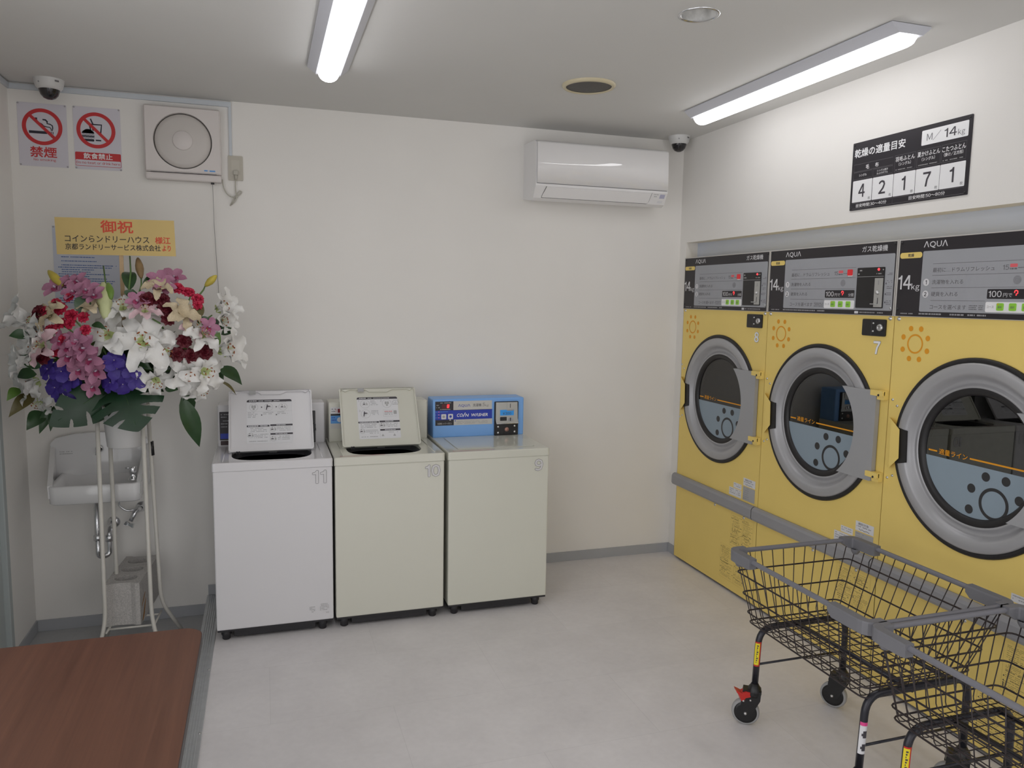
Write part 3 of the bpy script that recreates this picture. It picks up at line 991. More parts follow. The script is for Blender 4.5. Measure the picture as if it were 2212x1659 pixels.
        # finger lip along the top edge
        lip = [(lx0 + .004, L - .004), (lx0 + .030, L - .018), (lx0 + .055, L - .008), (-.06, L - .010), (-.045, L - .022), (.045, L - .024), (.075, L - .010), (.15, L - .009), (.165, L - .016), (.180, L - .005), (lx1 - .004, L - .003)]
        b.slab(lf, lip + [(lx1 - .004, L), (lx0 + .004, L)], .010, enamel, -.010)
        b.slab(lf, [(-.100, L - .022), (-.070, L - .022), (-.070, L - .002), (-.100, L - .002)], .003, M_STKG, 0)
        lid = b.build('lid', t)
        b = MB()
        sx0, sx1, sy0, sy1 = (-.112, .098, .042, .272) if number == '11' else (-.108, .098, .042, .272)
        c0 = -.0094
        b.rrect(lf, sx0, sx1, sy0, sy1, .006, M_STK, c0)
        c = c0 + .0004
        W = sx1 - sx0; mid = (sx0 + sx1) / 2
        b.poly(lf, [(sx0, sy1 - .012), (sx1, sy1 - .012), (sx1 - .002, sy1 - .003), (sx1 - .008, sy1), (sx0 + .008, sy1), (sx0 + .002, sy1 - .003)], M_INK, c)
        b.dashes(lf, sx0 + .012, sy1 - .008, .035, .004, M_STK, rng, c + .0003, .95); b.dashes(lf, sx0 + .055, sy1 - .008, .11, .003, M_STK, rng, c + .0003, .9)
        hb = sy0 + .095
        b.rect(lf, sx0, mid - .002, hb - .009, hb, M_INK, c); b.rect(lf, mid + .002, sx1, hb - .007, hb + .002, M_INK, c); b.rect(lf, mid + .002, sx1, sy0 + .042, sy0 + .051, M_INK, c)
        b.dashes(lf, sx0 + .006, hb - .0065, W * .42, .004, M_STK, rng, c + .0003, .95); b.dashes(lf, mid + .03, hb - .004, W * .2, .0035, M_STK, rng, c + .0003, .9); b.dashes(lf, mid + .025, sy0 + .0445, W * .26, .0035, M_STK, rng, c + .0003, .9)

        def icon(x, y, kind, r=.020):
            b.ring(lf, x, y, r - .0011, r, M_STKG, c, 28)
            if kind == 0:
                b.rrect(lf, x - .010, x - .001, y - .004, y + .011, .002, M_STKG, c); b.rrect(lf, x + .001, x + .010, y - .004, y + .011, .002, M_STKG, c); b.disc(lf, x, y - .009, .005, M_STKG, c, 12)
            elif kind == 1:
                b.disc(lf, x - .006, y + .010, .0035, M_INK, c, 12); b.poly(lf, [(x - .012, y - .014), (x - .007, y - .014), (x - .006, y - .003), (x + .004, y + .004), (x + .003, y + .007), (x - .010, y + .006)], M_INK, c)
                b.stroke(lf, [(x - .001, y - .013), (x + .001, y + .001), (x + .014, y - .004), (x + .013, y + .006)], .0012, M_STKG, c); b.disc(lf, x + .005, y + .003, .004, M_INK2, c, 8)
            else:
                b.rect(lf, x - .010, x + .001, y - .003, y + .002, M_INK, c); b.stroke(lf, [(x - .014, y - .006), (x + .014, y - .006)], .0014, M_STKG, c); b.disc(lf, x - .004, y + .009, .0035, M_STKG, c, 10); b.stroke(lf, [(x + .007, y - .002), (x + .007, y + .009)], .002, M_STKG, c); b.disc(lf, x + .009, y - .001, .004, M_STKG, c, 8)
        yi = sy1 - .038
        if number == '11':
            for q, xx in enumerate((sx0 + .032, sx0 + .101, sx0 + .168)):
                icon(xx, yi - .002, q)
                b.dashes(lf, xx - .026, yi + .024, .045, .0028, M_GREYP, rng, c)
                for p in range(4 if q == 0 else 2):
                    b.dashes(lf, xx - .027, yi - .032 - p * .008, .05 * rng.uniform(.6, 1), .0026, M_GREYP, rng, c)
            for xx in (sx0 + .066, sx0 + .134):
                for yy in (yi - .002, yi - .044):
                    b.poly(lf, [(xx, yy - .0045), (xx + .007, yy), (xx, yy + .0045)], M_INK, c)
            b.stroke(lf, [(sx0, yi - .025), (sx1, yi - .025)], .0006, M_STKG, c)
        else:
            for q, (xx, yy, kd) in enumerate(((sx0 + .040, yi, 2), (sx0 + .150, yi, 0), (sx0 + .040, yi - .055, 1))):
                icon(xx, yy, kd, .0235)
                b.text(lf, str(q + 1), xx - .033, yy + .012, .011, M_GREYP, c=c)
                for p in range(4):
                    b.dashes(lf, xx + .028, yy + .016 - p * .0075, .036, .0026, M_GREYP, rng, c)
            b.stroke(lf, [(sx0 + .128, yi - .072), (sx1 - .012, yi - .072), (sx1 - .012, yi - .036), (sx0 + .128, yi - .036), (sx0 + .128, yi - .072)], .0007, M_STKG, c)
            for p in range(3):
                b.dashes(lf, sx0 + .134, yi - .046 - p * .008, .04, .003, M_RED if p == 0 else M_GREYP, rng, c)
            b.rrect(lf, sx0 + .180, sx0 + .196, yi - .060, yi - .040, .003, M_STKG, c)
            b.poly(lf, [(mid + .006, sy0 + .012), (mid + .020, sy0 + .012), (mid + .013, sy0 + .025)], M_STKG, c); b.poly(lf, [(mid + .064, sy0 + .012), (mid + .078, sy0 + .012), (mid + .071, sy0 + .025)], M_STKG, c)
        for p in range(3):
            b.dashes(lf, sx0 + .010, hb - .018 - p * .008, W * .38, .0028, M_GREYP, rng, c); b.dashes(lf, sx0 + .034, hb - .050 - p * .008, W * .30, .0028, M_GREYP, rng, c)
            b.dashes(lf, mid + .032, hb - .016 - p * .008, W * .30, .0026, M_GREYP, rng, c)
            if number == '11' or p < 1:
                b.dashes(lf, mid + .036, sy0 + .032 - p * .008, W * .26, .0026, M_GREYP, rng, c)
        b.dashes(lf, sx0 + .010, sy0 + .010, W * .40, .003, M_GREYP, rng, c)
        icon(sx0 + .017, hb - .052, 9, .0135); icon(mid + .015, hb - .023, 9, .0135)
        if number == '11':
            icon(mid + .015, sy0 + .022, 9, .0135)
        b.stroke(lf, [(mid, sy0 + .004), (mid, hb - .002)], .0006, M_STKG, c)
        b.build('instruction_label', lid)
        for x in (lx0 + .030, lx0 + .040):
            b = MB(); b.box(x, x + .006, .190, .200, WT, WT + .012, M_PLINTH, .001); b.build('lid_hinge', t)
    else:
        b = MB()
        b.slab(deck, rrect_pts(-hw + .062, hw - .062, .060, .365, .010, 4), .0025, glossy, .0003)
        b.stroke(deck, [(-hw + .0615, .0595), (hw - .0615, .0595), (hw - .0615, .3655), (-hw + .0615, .3655), (-hw + .0615, .0595)], .0022, M_STKG, .0005)
        b.build('lid', t)
    return t


washer(.6741, 1.1944, 'white coin washer numbered 11 with its lid raised', '11', M_W11, True, 'white', 1.1335)
washer(1.2002, 1.7214, 'cream coin washer numbered 10 with its lid raised', '10', M_W10, True, 'cream', 1.662)
washer(1.7371, 2.2582, 'ivory coin washer numbered 9 with blue console and closed lid', '9', M_W9, False, 'blue', 2.202)

# ================================================================== laundry carts
M_WIRE = mat('wire_brown_black', (.030, .022, .024), .35, .2, var=0)
M_TUBE = mat('tube_charcoal', (.028, .028, .036), .25, .3, var=.03)
M_RIM = mat('rim_grey', (.19, .19, .215), .4, .1, var=.02)
M_GUARD = mat('guard_grey', (.175, .175, .19), .55, var=.02)
M_TYRE = mat('tyre_grey', (.33, .33, .33), .6, var=.02)
M_WHEEL = mat('wheel_black', (.010, .010, .011), .35, var=0)
M_PEDAL = mat('pedal_red', (.55, .025, .02), .4, var=0)
M_YSTK = mat('sticker_yellow', (.80, .66, .02), .4, var=0)
M_PINK = mat('sticker_pink', (.70, .06, .25), .4, var=0)


def cart(loc, label):
    t = thing('laundry_cart', label, 'cart', loc, 'wire laundry carts parked by the dryers')
    L, HW, ZR, ZB = .665, .271, .655, .386
    bx = .192                                   # half width of the basket floor
    yf, yr = -.012, L - .075                    # ends of the basket floor (distance back from the front edge)

    def sx(z):
        return bx + (HW - bx) * (z - ZB) / (ZR - ZB)

    def fy(z):
        return -(.012 * (ZR - z) / (ZR - ZB))

    def ry(z):
        return -(yr + (L - yr) * (z - ZB) / (ZR - ZB))
    # rim
    b = MB()
    b.tube(fillet([(-HW, 0, ZR), (HW, 0, ZR), (HW, -L, ZR), (-HW, -L, ZR)], .03, 4, True), .0088, M_RIM, 10, True)
    b.build('rim', t)
    # basket wires
    b = MB()
    for z, r in ((.581, .0029), (.499, .0029), (.425, .0029), (ZB, .0029)):
        e = .004
        b.tube(fillet([(-sx(z) - e, fy(z) + e, z), (sx(z) + e, fy(z) + e, z), (sx(z) + e, ry(z) - e, z), (-sx(z) - e, ry(z) - e, z)], .028, 4, True), r, M_WIRE, 6, True)
    ny = 14
    for k in range(ny):
        f = (k + .5) / ny
        yt = -L * f; yb = -(.012 + (yr - .012) * f)
        b.tube(fillet([(-HW, yt, ZR), (-bx, yb, ZB - .003), (bx, yb, ZB - .003), (HW, yt, ZR)], .015, 2), .0018, M_WIRE, 5)
    nx = 11
    for k in range(nx):
        f = (k + .5) / nx * 2 - 1
        b.tube(fillet([(HW * f, 0, ZR), (bx * f, fy(ZB), ZB + .003), (bx * f, ry(ZB), ZB + .003), (HW * f, -L, ZR)], .015, 2), .0018, M_WIRE, 5)
    b.build('wire_basket', t)
    # plastic guards on the four corners
    for sxn in (-1, 1):
        for end in (0, 1):
            b = MB()
            y0 = 0 if end == 0 else -L
            d = -1 if end == 0 else 1
            ln = .125 if end == 0 else .15
            ins = .014
            prof = [(-ins, .012), (ins, .012), (ins + .001, .006), (ins, -.028), (-ins, -.028), (-ins - .001, .006)]

            def sweep(path, sc):
                vs = []
                n = len(prof)
                for i, p in enumerate(path):
                    a = Vector(path[max(i - 1, 0)]); q = Vector(path[min(i + 1, len(path) - 1)])
                    tg = (q - a).normalized(); nr = Vector((tg.y, -tg.x, 0))
                    for (w, h) in prof:
                        vs.append(Vector(p) + nr * w + Vector((0, 0, h * (sc[i] if h < 0 else 1))))
                fs = []
                for i in range(len(path) - 1):
                    for k in range(n):
                        fs.append((i * n + k, i * n + (k + 1) % n, (i + 1) * n + (k + 1) % n, (i + 1) * n + k))
                fs += [tuple(range(n)), tuple(range(len(path) * n - 1, len(path) * n - n - 1, -1))]
                b.add(vs, fs, M_GUARD)
            pts = fillet([(sxn * (HW - .055), y0, ZR), (sxn * HW, y0, ZR), (sxn * HW, y0 + d * ln, ZR)], .03, 4)
            path = [tuple(p) for p in pts]
            m1 = len(path)
            path.insert(m1 - 1, tuple(Vector(path[-1]) + Vector((0, -d * .018, 0))))
            sc = [.35] + [1.0] * (len(path) - 2) + [.45 if end == 1 else .9]
            sweep(path, sc)
            if end == 0:
                b.lathe([(0, -.024), (.010, -.020), (.016, -.010), (.018, 0)], M_GUARD, (sxn * (HW - .012), y0 - .03, ZR - .026), (0, 0, 1), 12)
            b.build('corner_guard', t)
    # frame: two arches, two beams, tie rods
    for yy in (-.055, -.590):
        zt = .374 if yy > -.3 else .396
        LX = -.184 if yy > -.3 else -.196
        b = MB()
        b.tube(fillet([(LX, yy, .150), (-.176 if yy > -.3 else -.186, yy, zt), (.212, yy, zt), (.214, yy, .150)], .062, 7), .0118, M_TUBE, 12)
        lg = b.build('leg_frame', t)
        b = MB(); b.tube([(-.183, yy, .235), (.213, yy, .235)], .0042, M_TUBE, 8); b.build('tie_rod', t)
    for x in (-.02, .15):
        b = MB(); b.tube(fillet([(x, -.050, .378), (x, -.60, .392)], .01), .0085 if x < 0 else .0075, M_TUBE, 8); b.build('beam', t)
    # leg stickers
    for yy, kind in ((-.055, 0), (-.590, 1)):
        b = MB()
        c0, r = Vector((-.184 if kind == 0 else -.196, yy, .150)), .0122
        top = Vector((-.176 if kind == 0 else -.186, yy, .374 if kind == 0 else .396))
        ax = (top - c0).normalized()

        def wrap(z0, z1, a0, a1, m, rr):
            vs = []; n = 8
            for zz in (z0, z1):
                p = c0 + ax * (zz - .150)
                for k in range(n + 1):
                    a = a0 + (a1 - a0) * k / n
                    vs.append(p + Vector((math.cos(a), math.sin(a), 0)) * rr)
            b.add(vs, [(k, k + 1, n + 2 + k, n + 1 + k) for k in range(n)], m, True)
        if kind == 0:
            wrap(.232, .325, PI * 1.00, PI * 1.62, M_PEDAL, r); wrap(.238, .320, PI * 1.00, PI * 1.47, M_YSTK, r + .0003)
            for q in range(9):
                wrap(.246 + q * .0078, .246 + q * .0078 + .005, PI * 1.20, PI * (1.26 + .05 * (q % 3)), M_INK, r + .0006)
        else:
            wrap(.215, .315, PI * 1.0, PI * 1.62, M_STK, r); wrap(.304, .315, PI * 1.0, PI * 1.62, M_PINK, r + .0003)
            for q in (.225, .266):
                wrap(q, q + .022, PI * 1.30, PI * 1.58, M_INK, r + .0005); wrap(q + .006, q + .014, PI * 1.20, PI * 1.40, M_INK, r + .0006)
        b.build('leg_sticker', t)
    # castors
    for sxn in (-1, 1):
        for yy in (-.055, -.590):
            lx = (-.184 if yy > -.3 else -.196) if sxn < 0 else .214
            ang = (0.95 if sxn < 0 else 0.55) + (.25 if yy < -.3 else 0)
            axd = Vector((-math.cos(ang), -math.sin(ang), 0)) if sxn > 0 else Vector((-math.cos(ang), -math.sin(ang), 0))
            tr = Vector((axd.y, -axd.x, 0)) * .028           # trail of the wheel behind the pivot
            if tr.y < 0:
                tr = -tr
            wc = Vector((lx, yy, .050)) + tr
            b = MB()
            b.lathe([(0, .058), (.013, .058), (.017, .050), (.022, .044), (.026, .030), (.026, .018), (.022, .010), (0, .010)], M_WHEEL, (lx, yy, .105), (0, 0, 1), 18)
            # housing plate hanging to the axle on both sides
            side = axd
            fw = tr.normalized()
            for sgn in (-1, 1):
                ff = Fr(wc + side * (.019 * sgn), fw, (0, 0, 1))
                pt = [(-.052, .090), (-.050, .055), (-.020, -.006), (-.008, -.016), (.008, -.014), (.016, .0), (.018, .045), (.012, .090)]
                b.slab(ff, pt, .003, M_WHEEL, -.0015)
            ff = Fr(wc, fw, (0, 0, 1))
            b.slab(ff, [(-.052, .090), (-.050, .060), (.018, .060), (.012, .090)], .038, M_WHEEL, -.019)
            cs = b.build('castor', t)
            b = MB()
            b.lathe([(.040, -.0125), (.046, -.012), (.049, -.009), (.050, -.004), (.050, .004), (.049, .009), (.046, .012), (.040, .0125)], M_TYRE, wc, axd, 40)
            b.lathe([(0, -.0135), (.030, -.0130), (.041, -.0125), (.041, .0125), (.030, .0130), (0, .0135)], M_WHEEL, wc, axd, 40)
            b.build('wheel', cs)
            b = MB()
            for sgn in (1, -1):
                b.lathe([(0, .006), (.004, .005), (.006, 0)], M_SCREW, wc + axd * (.0205 * sgn), axd * sgn, 12)
            b.build('axle_cap', cs)
            if sxn < 0 and yy > -.3:
                b = MB()
                base = Vector((lx, yy, .118))
                d = Vector((-.93, .30, 0)).normalized()
                ff = Fr(base + Vector((0, 0, 0)), d, (0, 0, 1))
                b.slab(ff, [(.018, -.002), (.020, .016), (.035, .018), (.048, .012), (.060, .018), (.072, .024), (.070, .016), (.058, .002), (.052, -.016), (.044, -.020), (.036, -.006)], .032, M_PEDAL, -.016)
                for u, v in ((.044, -.016), (.018, -.014)):
                    for sg in (1, -1):
                        b.lathe([(0, .004), (.003, .003), (.004, 0)], M_SCREW, ff.p(u, v, .0165 * sg), ff.n * sg, 10)
                b.build('brake_pedal', cs)
    return t


cart((2.790, -1.800, 0), 'wire laundry cart nearer the back wall, with the red brake pedal in view')
cart((2.790, -2.488, 0), 'wire laundry cart parked end to end behind the first, cut by the photo corner')

# ================================================================== table
M_WOOD = None


def wood_mat():
    m = bpy.data.materials.new('table_walnut_laminate'); m.use_nodes = True
    nt = m.node_tree; bs = nt.nodes['Principled BSDF']
    bs.inputs['Roughness'].default_value = .38
    tc = nt.nodes.new('ShaderNodeTexCoord'); mp = nt.nodes.new('ShaderNodeMapping')
    mp.inputs['Scale'].default_value = (1.0, .03, 1.0)
    nt.links.new(tc.outputs['Object'], mp.inputs['Vector'])
    n1 = nt.nodes.new('ShaderNodeTexNoise'); n1.inputs['Scale'].default_value = 55; n1.inputs['Detail'].default_value = 7; n1.inputs['Distortion'].default_value = .6
    n2 = nt.nodes.new('ShaderNodeTexNoise'); n2.inputs['Scale'].default_value = 320; n2.inputs['Detail'].default_value = 3
    nt.links.new(mp.outputs['Vector'], n1.inputs['Vector']); nt.links.new(mp.outputs['Vector'], n2.inputs['Vector'])
    ad = nt.nodes.new('ShaderNodeMath'); ad.operation = 'MULTIPLY_ADD'; ad.inputs[1].default_value = .4
    nt.links.new(n2.outputs['Fac'], ad.inputs[0]); nt.links.new(n1.outputs['Fac'], ad.inputs[2])
    rp = nt.nodes.new('ShaderNodeValToRGB')
    rp.color_ramp.elements[0].position = .42; rp.color_ramp.elements[0].color = (.100, .043, .027, 1)
    rp.color_ramp.elements[1].position = .95; rp.color_ramp.elements[1].color = (.150, .066, .041, 1)
    nt.links.new(ad.outputs[0], rp.inputs['Fac']); nt.links.new(rp.outputs['Color'], bs.inputs['Base Color'])
    return m


M_WOOD = wood_mat()
M_TEDGE = mat('table_edge_dark', (.045, .038, .042), .45, var=.02)
M_TLEG = mat('table_leg_steel', (.40, .40, .42), .35, .8, var=.02)
t = thing('work_table', 'brown wood laminate table with rounded corners beside the step', 'table', (.28, -2.42, ZA))
TX, TY0, TY1 = .44, -.62, .591
b = MB()
tf = Fr((0, 0, .70), (1, 0, 0), (0, 1, 0))
b.poly(tf, rrect_pts(-TX + .0015, TX - .0015, TY0 + .0015, TY1 - .0015, .0565, 8), M_WOOD, 0)
b.build('table_top', t)
b = MB()
b.slab(tf, rrect_pts(-TX, TX, TY0, TY1, .058, 8), .027, M_TEDGE, -.0274)
b.build('edge_band', t)
b = MB(); b.box(-TX + .07, TX - .16, TY0 + .07, TY1 - .07, .625, .672, M_TLEG, .003); b.build('apron', t)
for x in (-TX + .05, .215):
    for y in (TY0 + .08, TY1 - .08):
        b = MB(); b.tube([(x, y, .002), (x, y, .672)], .014, M_TLEG, 14); b.lathe([(0, 0), (.018, 0), (.018, .02), (.014, .022)], M_PLINTH, (x, y, 0), (0, 0, 1), 14); b.build('leg', t)

# ================================================================== wash basin
M_PORC = mat('porcelain', (.74, .735, .735), .12, var=.005, coat=.4)
t = thing('wash_basin', 'small white porcelain wall hung wash basin with chrome tap and trap', 'sink', (.155, 0, .60))
b = MB()
# rings of the outer shell from the wall plate down: (half width back, front depth, z)
Wd = .245


def basin_ring(hw, y0, y1, z0, z1, r):
    """loop in plan from back (y0) to front (y1<y0); height runs from z0 at the back to z1 at the front"""
    pts = rrect_pts(-hw, hw, y1, y0, r, 5)
    return [Vector((a, q, z0 + (z1 - z0) * ((y0 - q) / max(1e-6, y0 - y1)))) for a, q in pts]


loops = [basin_ring(.10, -.06, -.20, .0, .005, .05), basin_ring(.182, -.008, -.285, .004, -.004, .03), basin_ring(.188, -.002, -.298, .02, .004, .03), basin_ring(.190, -.002, -.302, .09, .080, .03),
         basin_ring(.184, -.010, -.295, .094, .086, .03), basin_ring(.170, -.030, -.278, .085, .072, .04), basin_ring(.15, -.05, -.25, .03, .025, .06), basin_ring(.04, -.12, -.18, .018, .018, .03)]
n = len(loops[0])
vs = [v for l in loops for v in l]
fs = []
for L in range(len(loops) - 1):
    fs += [(L * n + k, L * n + (k + 1) % n, (L + 1) * n + (k + 1) % n, (L + 1) * n + k) for k in range(n)]
fs += [tuple(range(n - 1, -1, -1)), tuple((len(loops) - 1) * n + k for k in range(n))]
b.add(vs, fs, M_PORC, True)
b.build('bowl', t)
b = MB()
fr = Fr((-.018, -.001, 0), (1, 0, 0), (0, 0, 1))
pl = [(-.213, .02), (.213, .02), (.216, .20), (.211, .238), (.188, .262), (.11, .279), (0, .284), (-.11, .279), (-.188, .262), (-.211, .238), (-.216, .20)]
b.slab(fr, pl, .032, M_PORC, 0)
ins = [(a * .93, .03 + (q - .02) * .90) for a, q in pl]
# cheeks of the splash back running down to the bowl
for sg in (-1, 1):
    b.add([Vector((sg * .213 - .018, -.03, .225)), Vector((sg * .190, -.292, .088)), Vector((sg * .188, -.292, .03)), Vector((sg * .211 - .018, -.004, .02)), Vector((sg * .192 - .018, -.034, .215)), Vector((sg * .172, -.275, .090)), Vector((sg * .172, -.275, .03)), Vector((sg * .192 - .018, -.034, .03))],
          [(0, 1, 2, 3), (4, 7, 6, 5), (0, 4, 5, 1), (1, 5, 6, 2)], M_PORC, False)
b.dashes(fr, -.175, .193, .055, .004, M_STKG, RN, .0326); b.dashes(fr, -.175, .183, .055, .004, M_STKG, RN, .0326)
b.build('splash_back', t)
b = MB()
b.lathe([(.017, -.002), (.017, .012), (.012, .016)], M_CHR, (-.020, -.033, .205), (0, -1, 0), 16); b.tube(fillet([(-.020, -.045, .205), (-.020, -.085, .203), (-.020, -.092, .185)], .012), .010, M_CHR, 12)
b.lathe([(0, 0), (.0085, 0)], M_LOCK, (-.020, -.0925, .1845), (0, -.3, -1), 12)
b.build('spout', t)
b = MB()
o = (.150, -.225, .092)
b.lathe([(.026, -.004), (.024, .002), (.016, .012), (.014, .020), (.014, .022), (.0165, .024), (.0165, .055), (.012, .058), (0, .058)], M_CHR, o, (0, 0, 1), 20)
b.tube([Vector(o) + Vector((-.004, 0, .050)), Vector(o) + Vector((-.030, -.006, .051))], .0045, M_CHR, 10)
b.build('tap', t)
b = MB()
b.lathe([(.030, .0), (.028, -.004), (.014, -.006)], M_LOCK, (-.022, -.16, -.001), (0, 0, 1), 18)
b.lathe([(.015, -.006), (.018, -.010), (.018, -.024), (.0125, -.028), (.0125, -.19), (.018, -.192), (.018, -.215), (.0125, -.218)], M_CHR, (-.022, -.16, 0), (0, 0, 1), 18)
b.tube(fillet([(-.022, -.16, -.21), (-.022, -.16, -.30), (.022, -.13, -.30), (.022, -.13, -.20), (.022, -.10, -.175), (.022, -.004, -.175)], .035, 6), .0125, M_CHR, 14)
b.lathe([(.0125, -.018), (.018, -.016), (.018, .012), (.0125, .014)], M_CHR, (.022, -.13, -.215), (0, 0, 1), 16)
b.lathe([(.030, 0), (.028, .006), (.014, .010)], M_CHR, (.022, 0, -.175), (0, -1, 0), 18)
b.build('waste_trap', t)
b = MB()
b.lathe([(.027, 0), (.024, .006), (.012, .012), (.010, .03)], M_CHR, (.150, 0, -.105), (0, -1, 0), 18)
b.tube([(.150, -.03, -.105), (.128, -.05, -.118), (.108, -.066, -.160)], [.013, .012, .010], M_CHR, 12)
hf = Fr((.103, -.072, -.172), (.8, -.35, -.25), (.4, 0, .9))
b.slab(hf, [(-.024, -.012), (-.020, .010), (0, .004), (.020, .010), (.024, -.012), (0, -.006)], .012, M_CHR, -.006)
b.build('stop_valve', t)
b = MB(); b.tube(fillet([(.13, -.045, -.105), (.09, -.05, -.112), (.05, -.055, -.075), (.075, -.06, -.035), (.11, -.05, .0)], .03, 5), .005, M_CHR, 10); b.build('supply_hose', t)

# ================================================================== wall and ceiling fittings
WF = Fr((0, 0, 0), (1, 0, 0), (0, 0, 1))        # the back wall, as drawn on
M_PAPER = mat('sign_sheet', (.66, .64, .70), .5, var=0)
M_SRED = mat('sign_red', (.56, .03, .035), .5, var=0)
M_SBLK = mat('sign_black', (.020, .020, .035), .5, var=0)
M_PIN = mat('pin_clear', (.42, .40, .42), .3, var=0)


def sign_base(name, label, x0, x1, z0, z1, group='prohibition signs on the back wall'):
    t = thing(name, label, 'sign', ((x0 + x1) / 2, 0, z0), group)
    f = Fr((-(x1 - x0) / 2, -.0004, 0), (1, 0, 0), (0, 0, 1))
    w, h = x1 - x0, z1 - z0
    b = MB()
    b.slab(f, rrect_pts(0, w, 0, h, .004), .0012, M_PAPER, 0)
    return t, f, w, h, b


def no_ring(b, f, cx, cy, r, c=.0024):
    b.ring(f, cx, cy, r * .80, r, M_SRED, c, 48)
    d = r * .86 / math.sqrt(2) * 1.0
    b.stroke(f, [(cx - d, cy + d), (cx + d, cy - d)], r * .165, M_SRED, c + .0003)


def pins(t, f, w, h):
    for u, v in ((.005, .005), (w - .005, .005), (.005, h - .005), (w - .005, h - .005)):
        b = MB(); b.lathe([(0, .006), (.003, .005), (.0042, .0012)], M_PIN, f.p(u, v, 0), (0, -1, 0), 10); b.build('pin', t)


t, f, w, h, b = sign_base('no_smoking_sign', 'white no smoking sign with a red ring and crossed cigarette', -.1475, .0525, 2.1325, 2.416)
cx, cy, r = w * .495, h - .105, .082
b.rect(f, cx - .055, cx + .018, cy - .031, cy - .019, M_SBLK, .0018)
b.rect(f, cx + .020, cx + .032, cy - .031, cy - .019, M_SBLK, .0018); b.rect(f, cx + .0345, cx + .0375, cy - .031, cy - .019, M_SBLK, .0018); b.rect(f, cx + .041, cx + .044, cy - .031, cy - .019, M_SBLK, .0018)
b.stroke(f, [(cx - .024, cy + .040), (cx - .024, cy + .030), (cx - .016, cy + .018), (cx - .002, cy + .012), (cx + .006, cy + .004), (cx + .018, cy + .001), (cx + .030, cy + .000), (cx + .035, cy - .006), (cx + .036, cy - .016)], [.010, .009, .008, .006, .005, .004, .004, .004, .003], M_SBLK, .0018)
b.stroke(f, [(cx + .002, cy + .033), (cx + .014, cy + .032), (cx + .021, cy + .024), (cx + .020, cy + .016), (cx + .032, cy + .014), (cx + .041, cy + .008), (cx + .042, cy - .002), (cx + .040, cy - .016)], [.006, .007, .007, .005, .005, .005, .005, .003], M_SBLK, .0018)
no_ring(b, f, cx, cy, r)
b.text(f, '禁煙', cx, .042, .047, M_SRED, w=.107, align='C', bold=.028, c=.0018)
b.text(f, 'No smoking', cx + .004, .0225, .014, M_SRED, w=.091, align='C', bold=.006, c=.0018)
b.build('panel', t); pins(t, f, w, h)

t, f, w, h, b = sign_base('no_food_sign', 'white no eating or drinking sign with red ring and banner', .0785, .277, 2.1325, 2.4175)
cx, cy, r = w * .475, h - .105, .082
b.poly(f, [(cx - .040 + .0205 * math.cos(a) + .006, cy - .012 + .017 * math.sin(a)) for a in [PI * k / 10 for k in range(11)]], M_SBLK, .0018)
b.rect(f, cx - .060, cx - .008, cy - .016, cy - .012, M_SBLK, .0018)
b.poly(f, [(cx - .034 + .026 * math.cos(a), cy - .014 + .016 * math.sin(a)) for a in [PI * k / 10 for k in range(11)]], M_SBLK, .0018)
for q in (0, 1):
    v = cy - .0215 - q * .013
    b.stroke(f, [(cx - .059 + k * .0064, v + (.0012 if k % 2 else -.0012)) for k in range(9)], .0022, M_SBLK, .0018)
b.rrect(f, cx - .0605, cx - .0075, cy - .0315, cy - .0255, .002, M_SBLK, .0018)
b.rrect(f, cx - .059, cx - .009, cy - .0515, cy - .0405, .004, M_SBLK, .0018)
b.stroke(f, [(cx - .016, cy + .020), (cx - .012, cy - .002)], .006, M_SBLK, .0018)
b.stroke(f, [(cx - .031, cy + .0265), (cx + .024, cy + .0265), (cx + .018, cy - .020)], .0065, M_SBLK, .0018)
b.stroke(f, [(cx - .028, cy + .028), (cx - .021, cy - .006)], .0055, M_SBLK, .0018)
b.stroke(f, [(cx - .022, cy + .052), (cx - .012, cy + .027)], .006, M_SBLK, .0018)
b.stroke(f, [(cx - .003, cy - .045), (cx + .020, cy - .045)], .0065, M_SBLK, .0018)
no_ring(b, f, cx, cy, r)
b.rrect(f, w * .012, w * .985, .0145, .078, .005, M_SRED, .0016); b.rrect(f, w * .02, w * .977, .0165, .043, .004, M_PAPER, .0019)
b.text(f, '飲食禁止', w * .495, .0485, .026, M_WHITE, w=.122, align='C', bold=.025, c=.0022)
b.text(f, 'Do no teat or drink here', w * .497, .0245, .0125, M_SRED, w=.184, align='C', bold=.006, c=.0023)
b.build('panel', t); pins(t, f, w, h)

# notice sheet behind the flowers
t = thing('notice_sheet', 'pale sheet of small blue print on the wall behind the flowers', 'notice', (.11, 0, 1.48))
f = Fr((-.14, -.0004, 0), (1, 0, 0), (0, 0, 1))
b = MB(); b.slab(f, [(0, 0), (.285, 0), (.285, .385), (0, .385)], .001, mat('notice_paper', (.60, .63, .72), .5, var=0), 0)
M_BINK = mat('print_ink_blue', (.10, .17, .42), .5, var=0)
v = .362
while v > .02:
    ind = .018 if RN.random() < .3 else .032
    b.dashes(f, ind, v, RN.uniform(.12, .235), .0042, M_BINK, RN, .0014, .95)
    v -= .0105 if RN.random() < .8 else .019
b.build('sheet', t); pins(t, f, .285, .385)

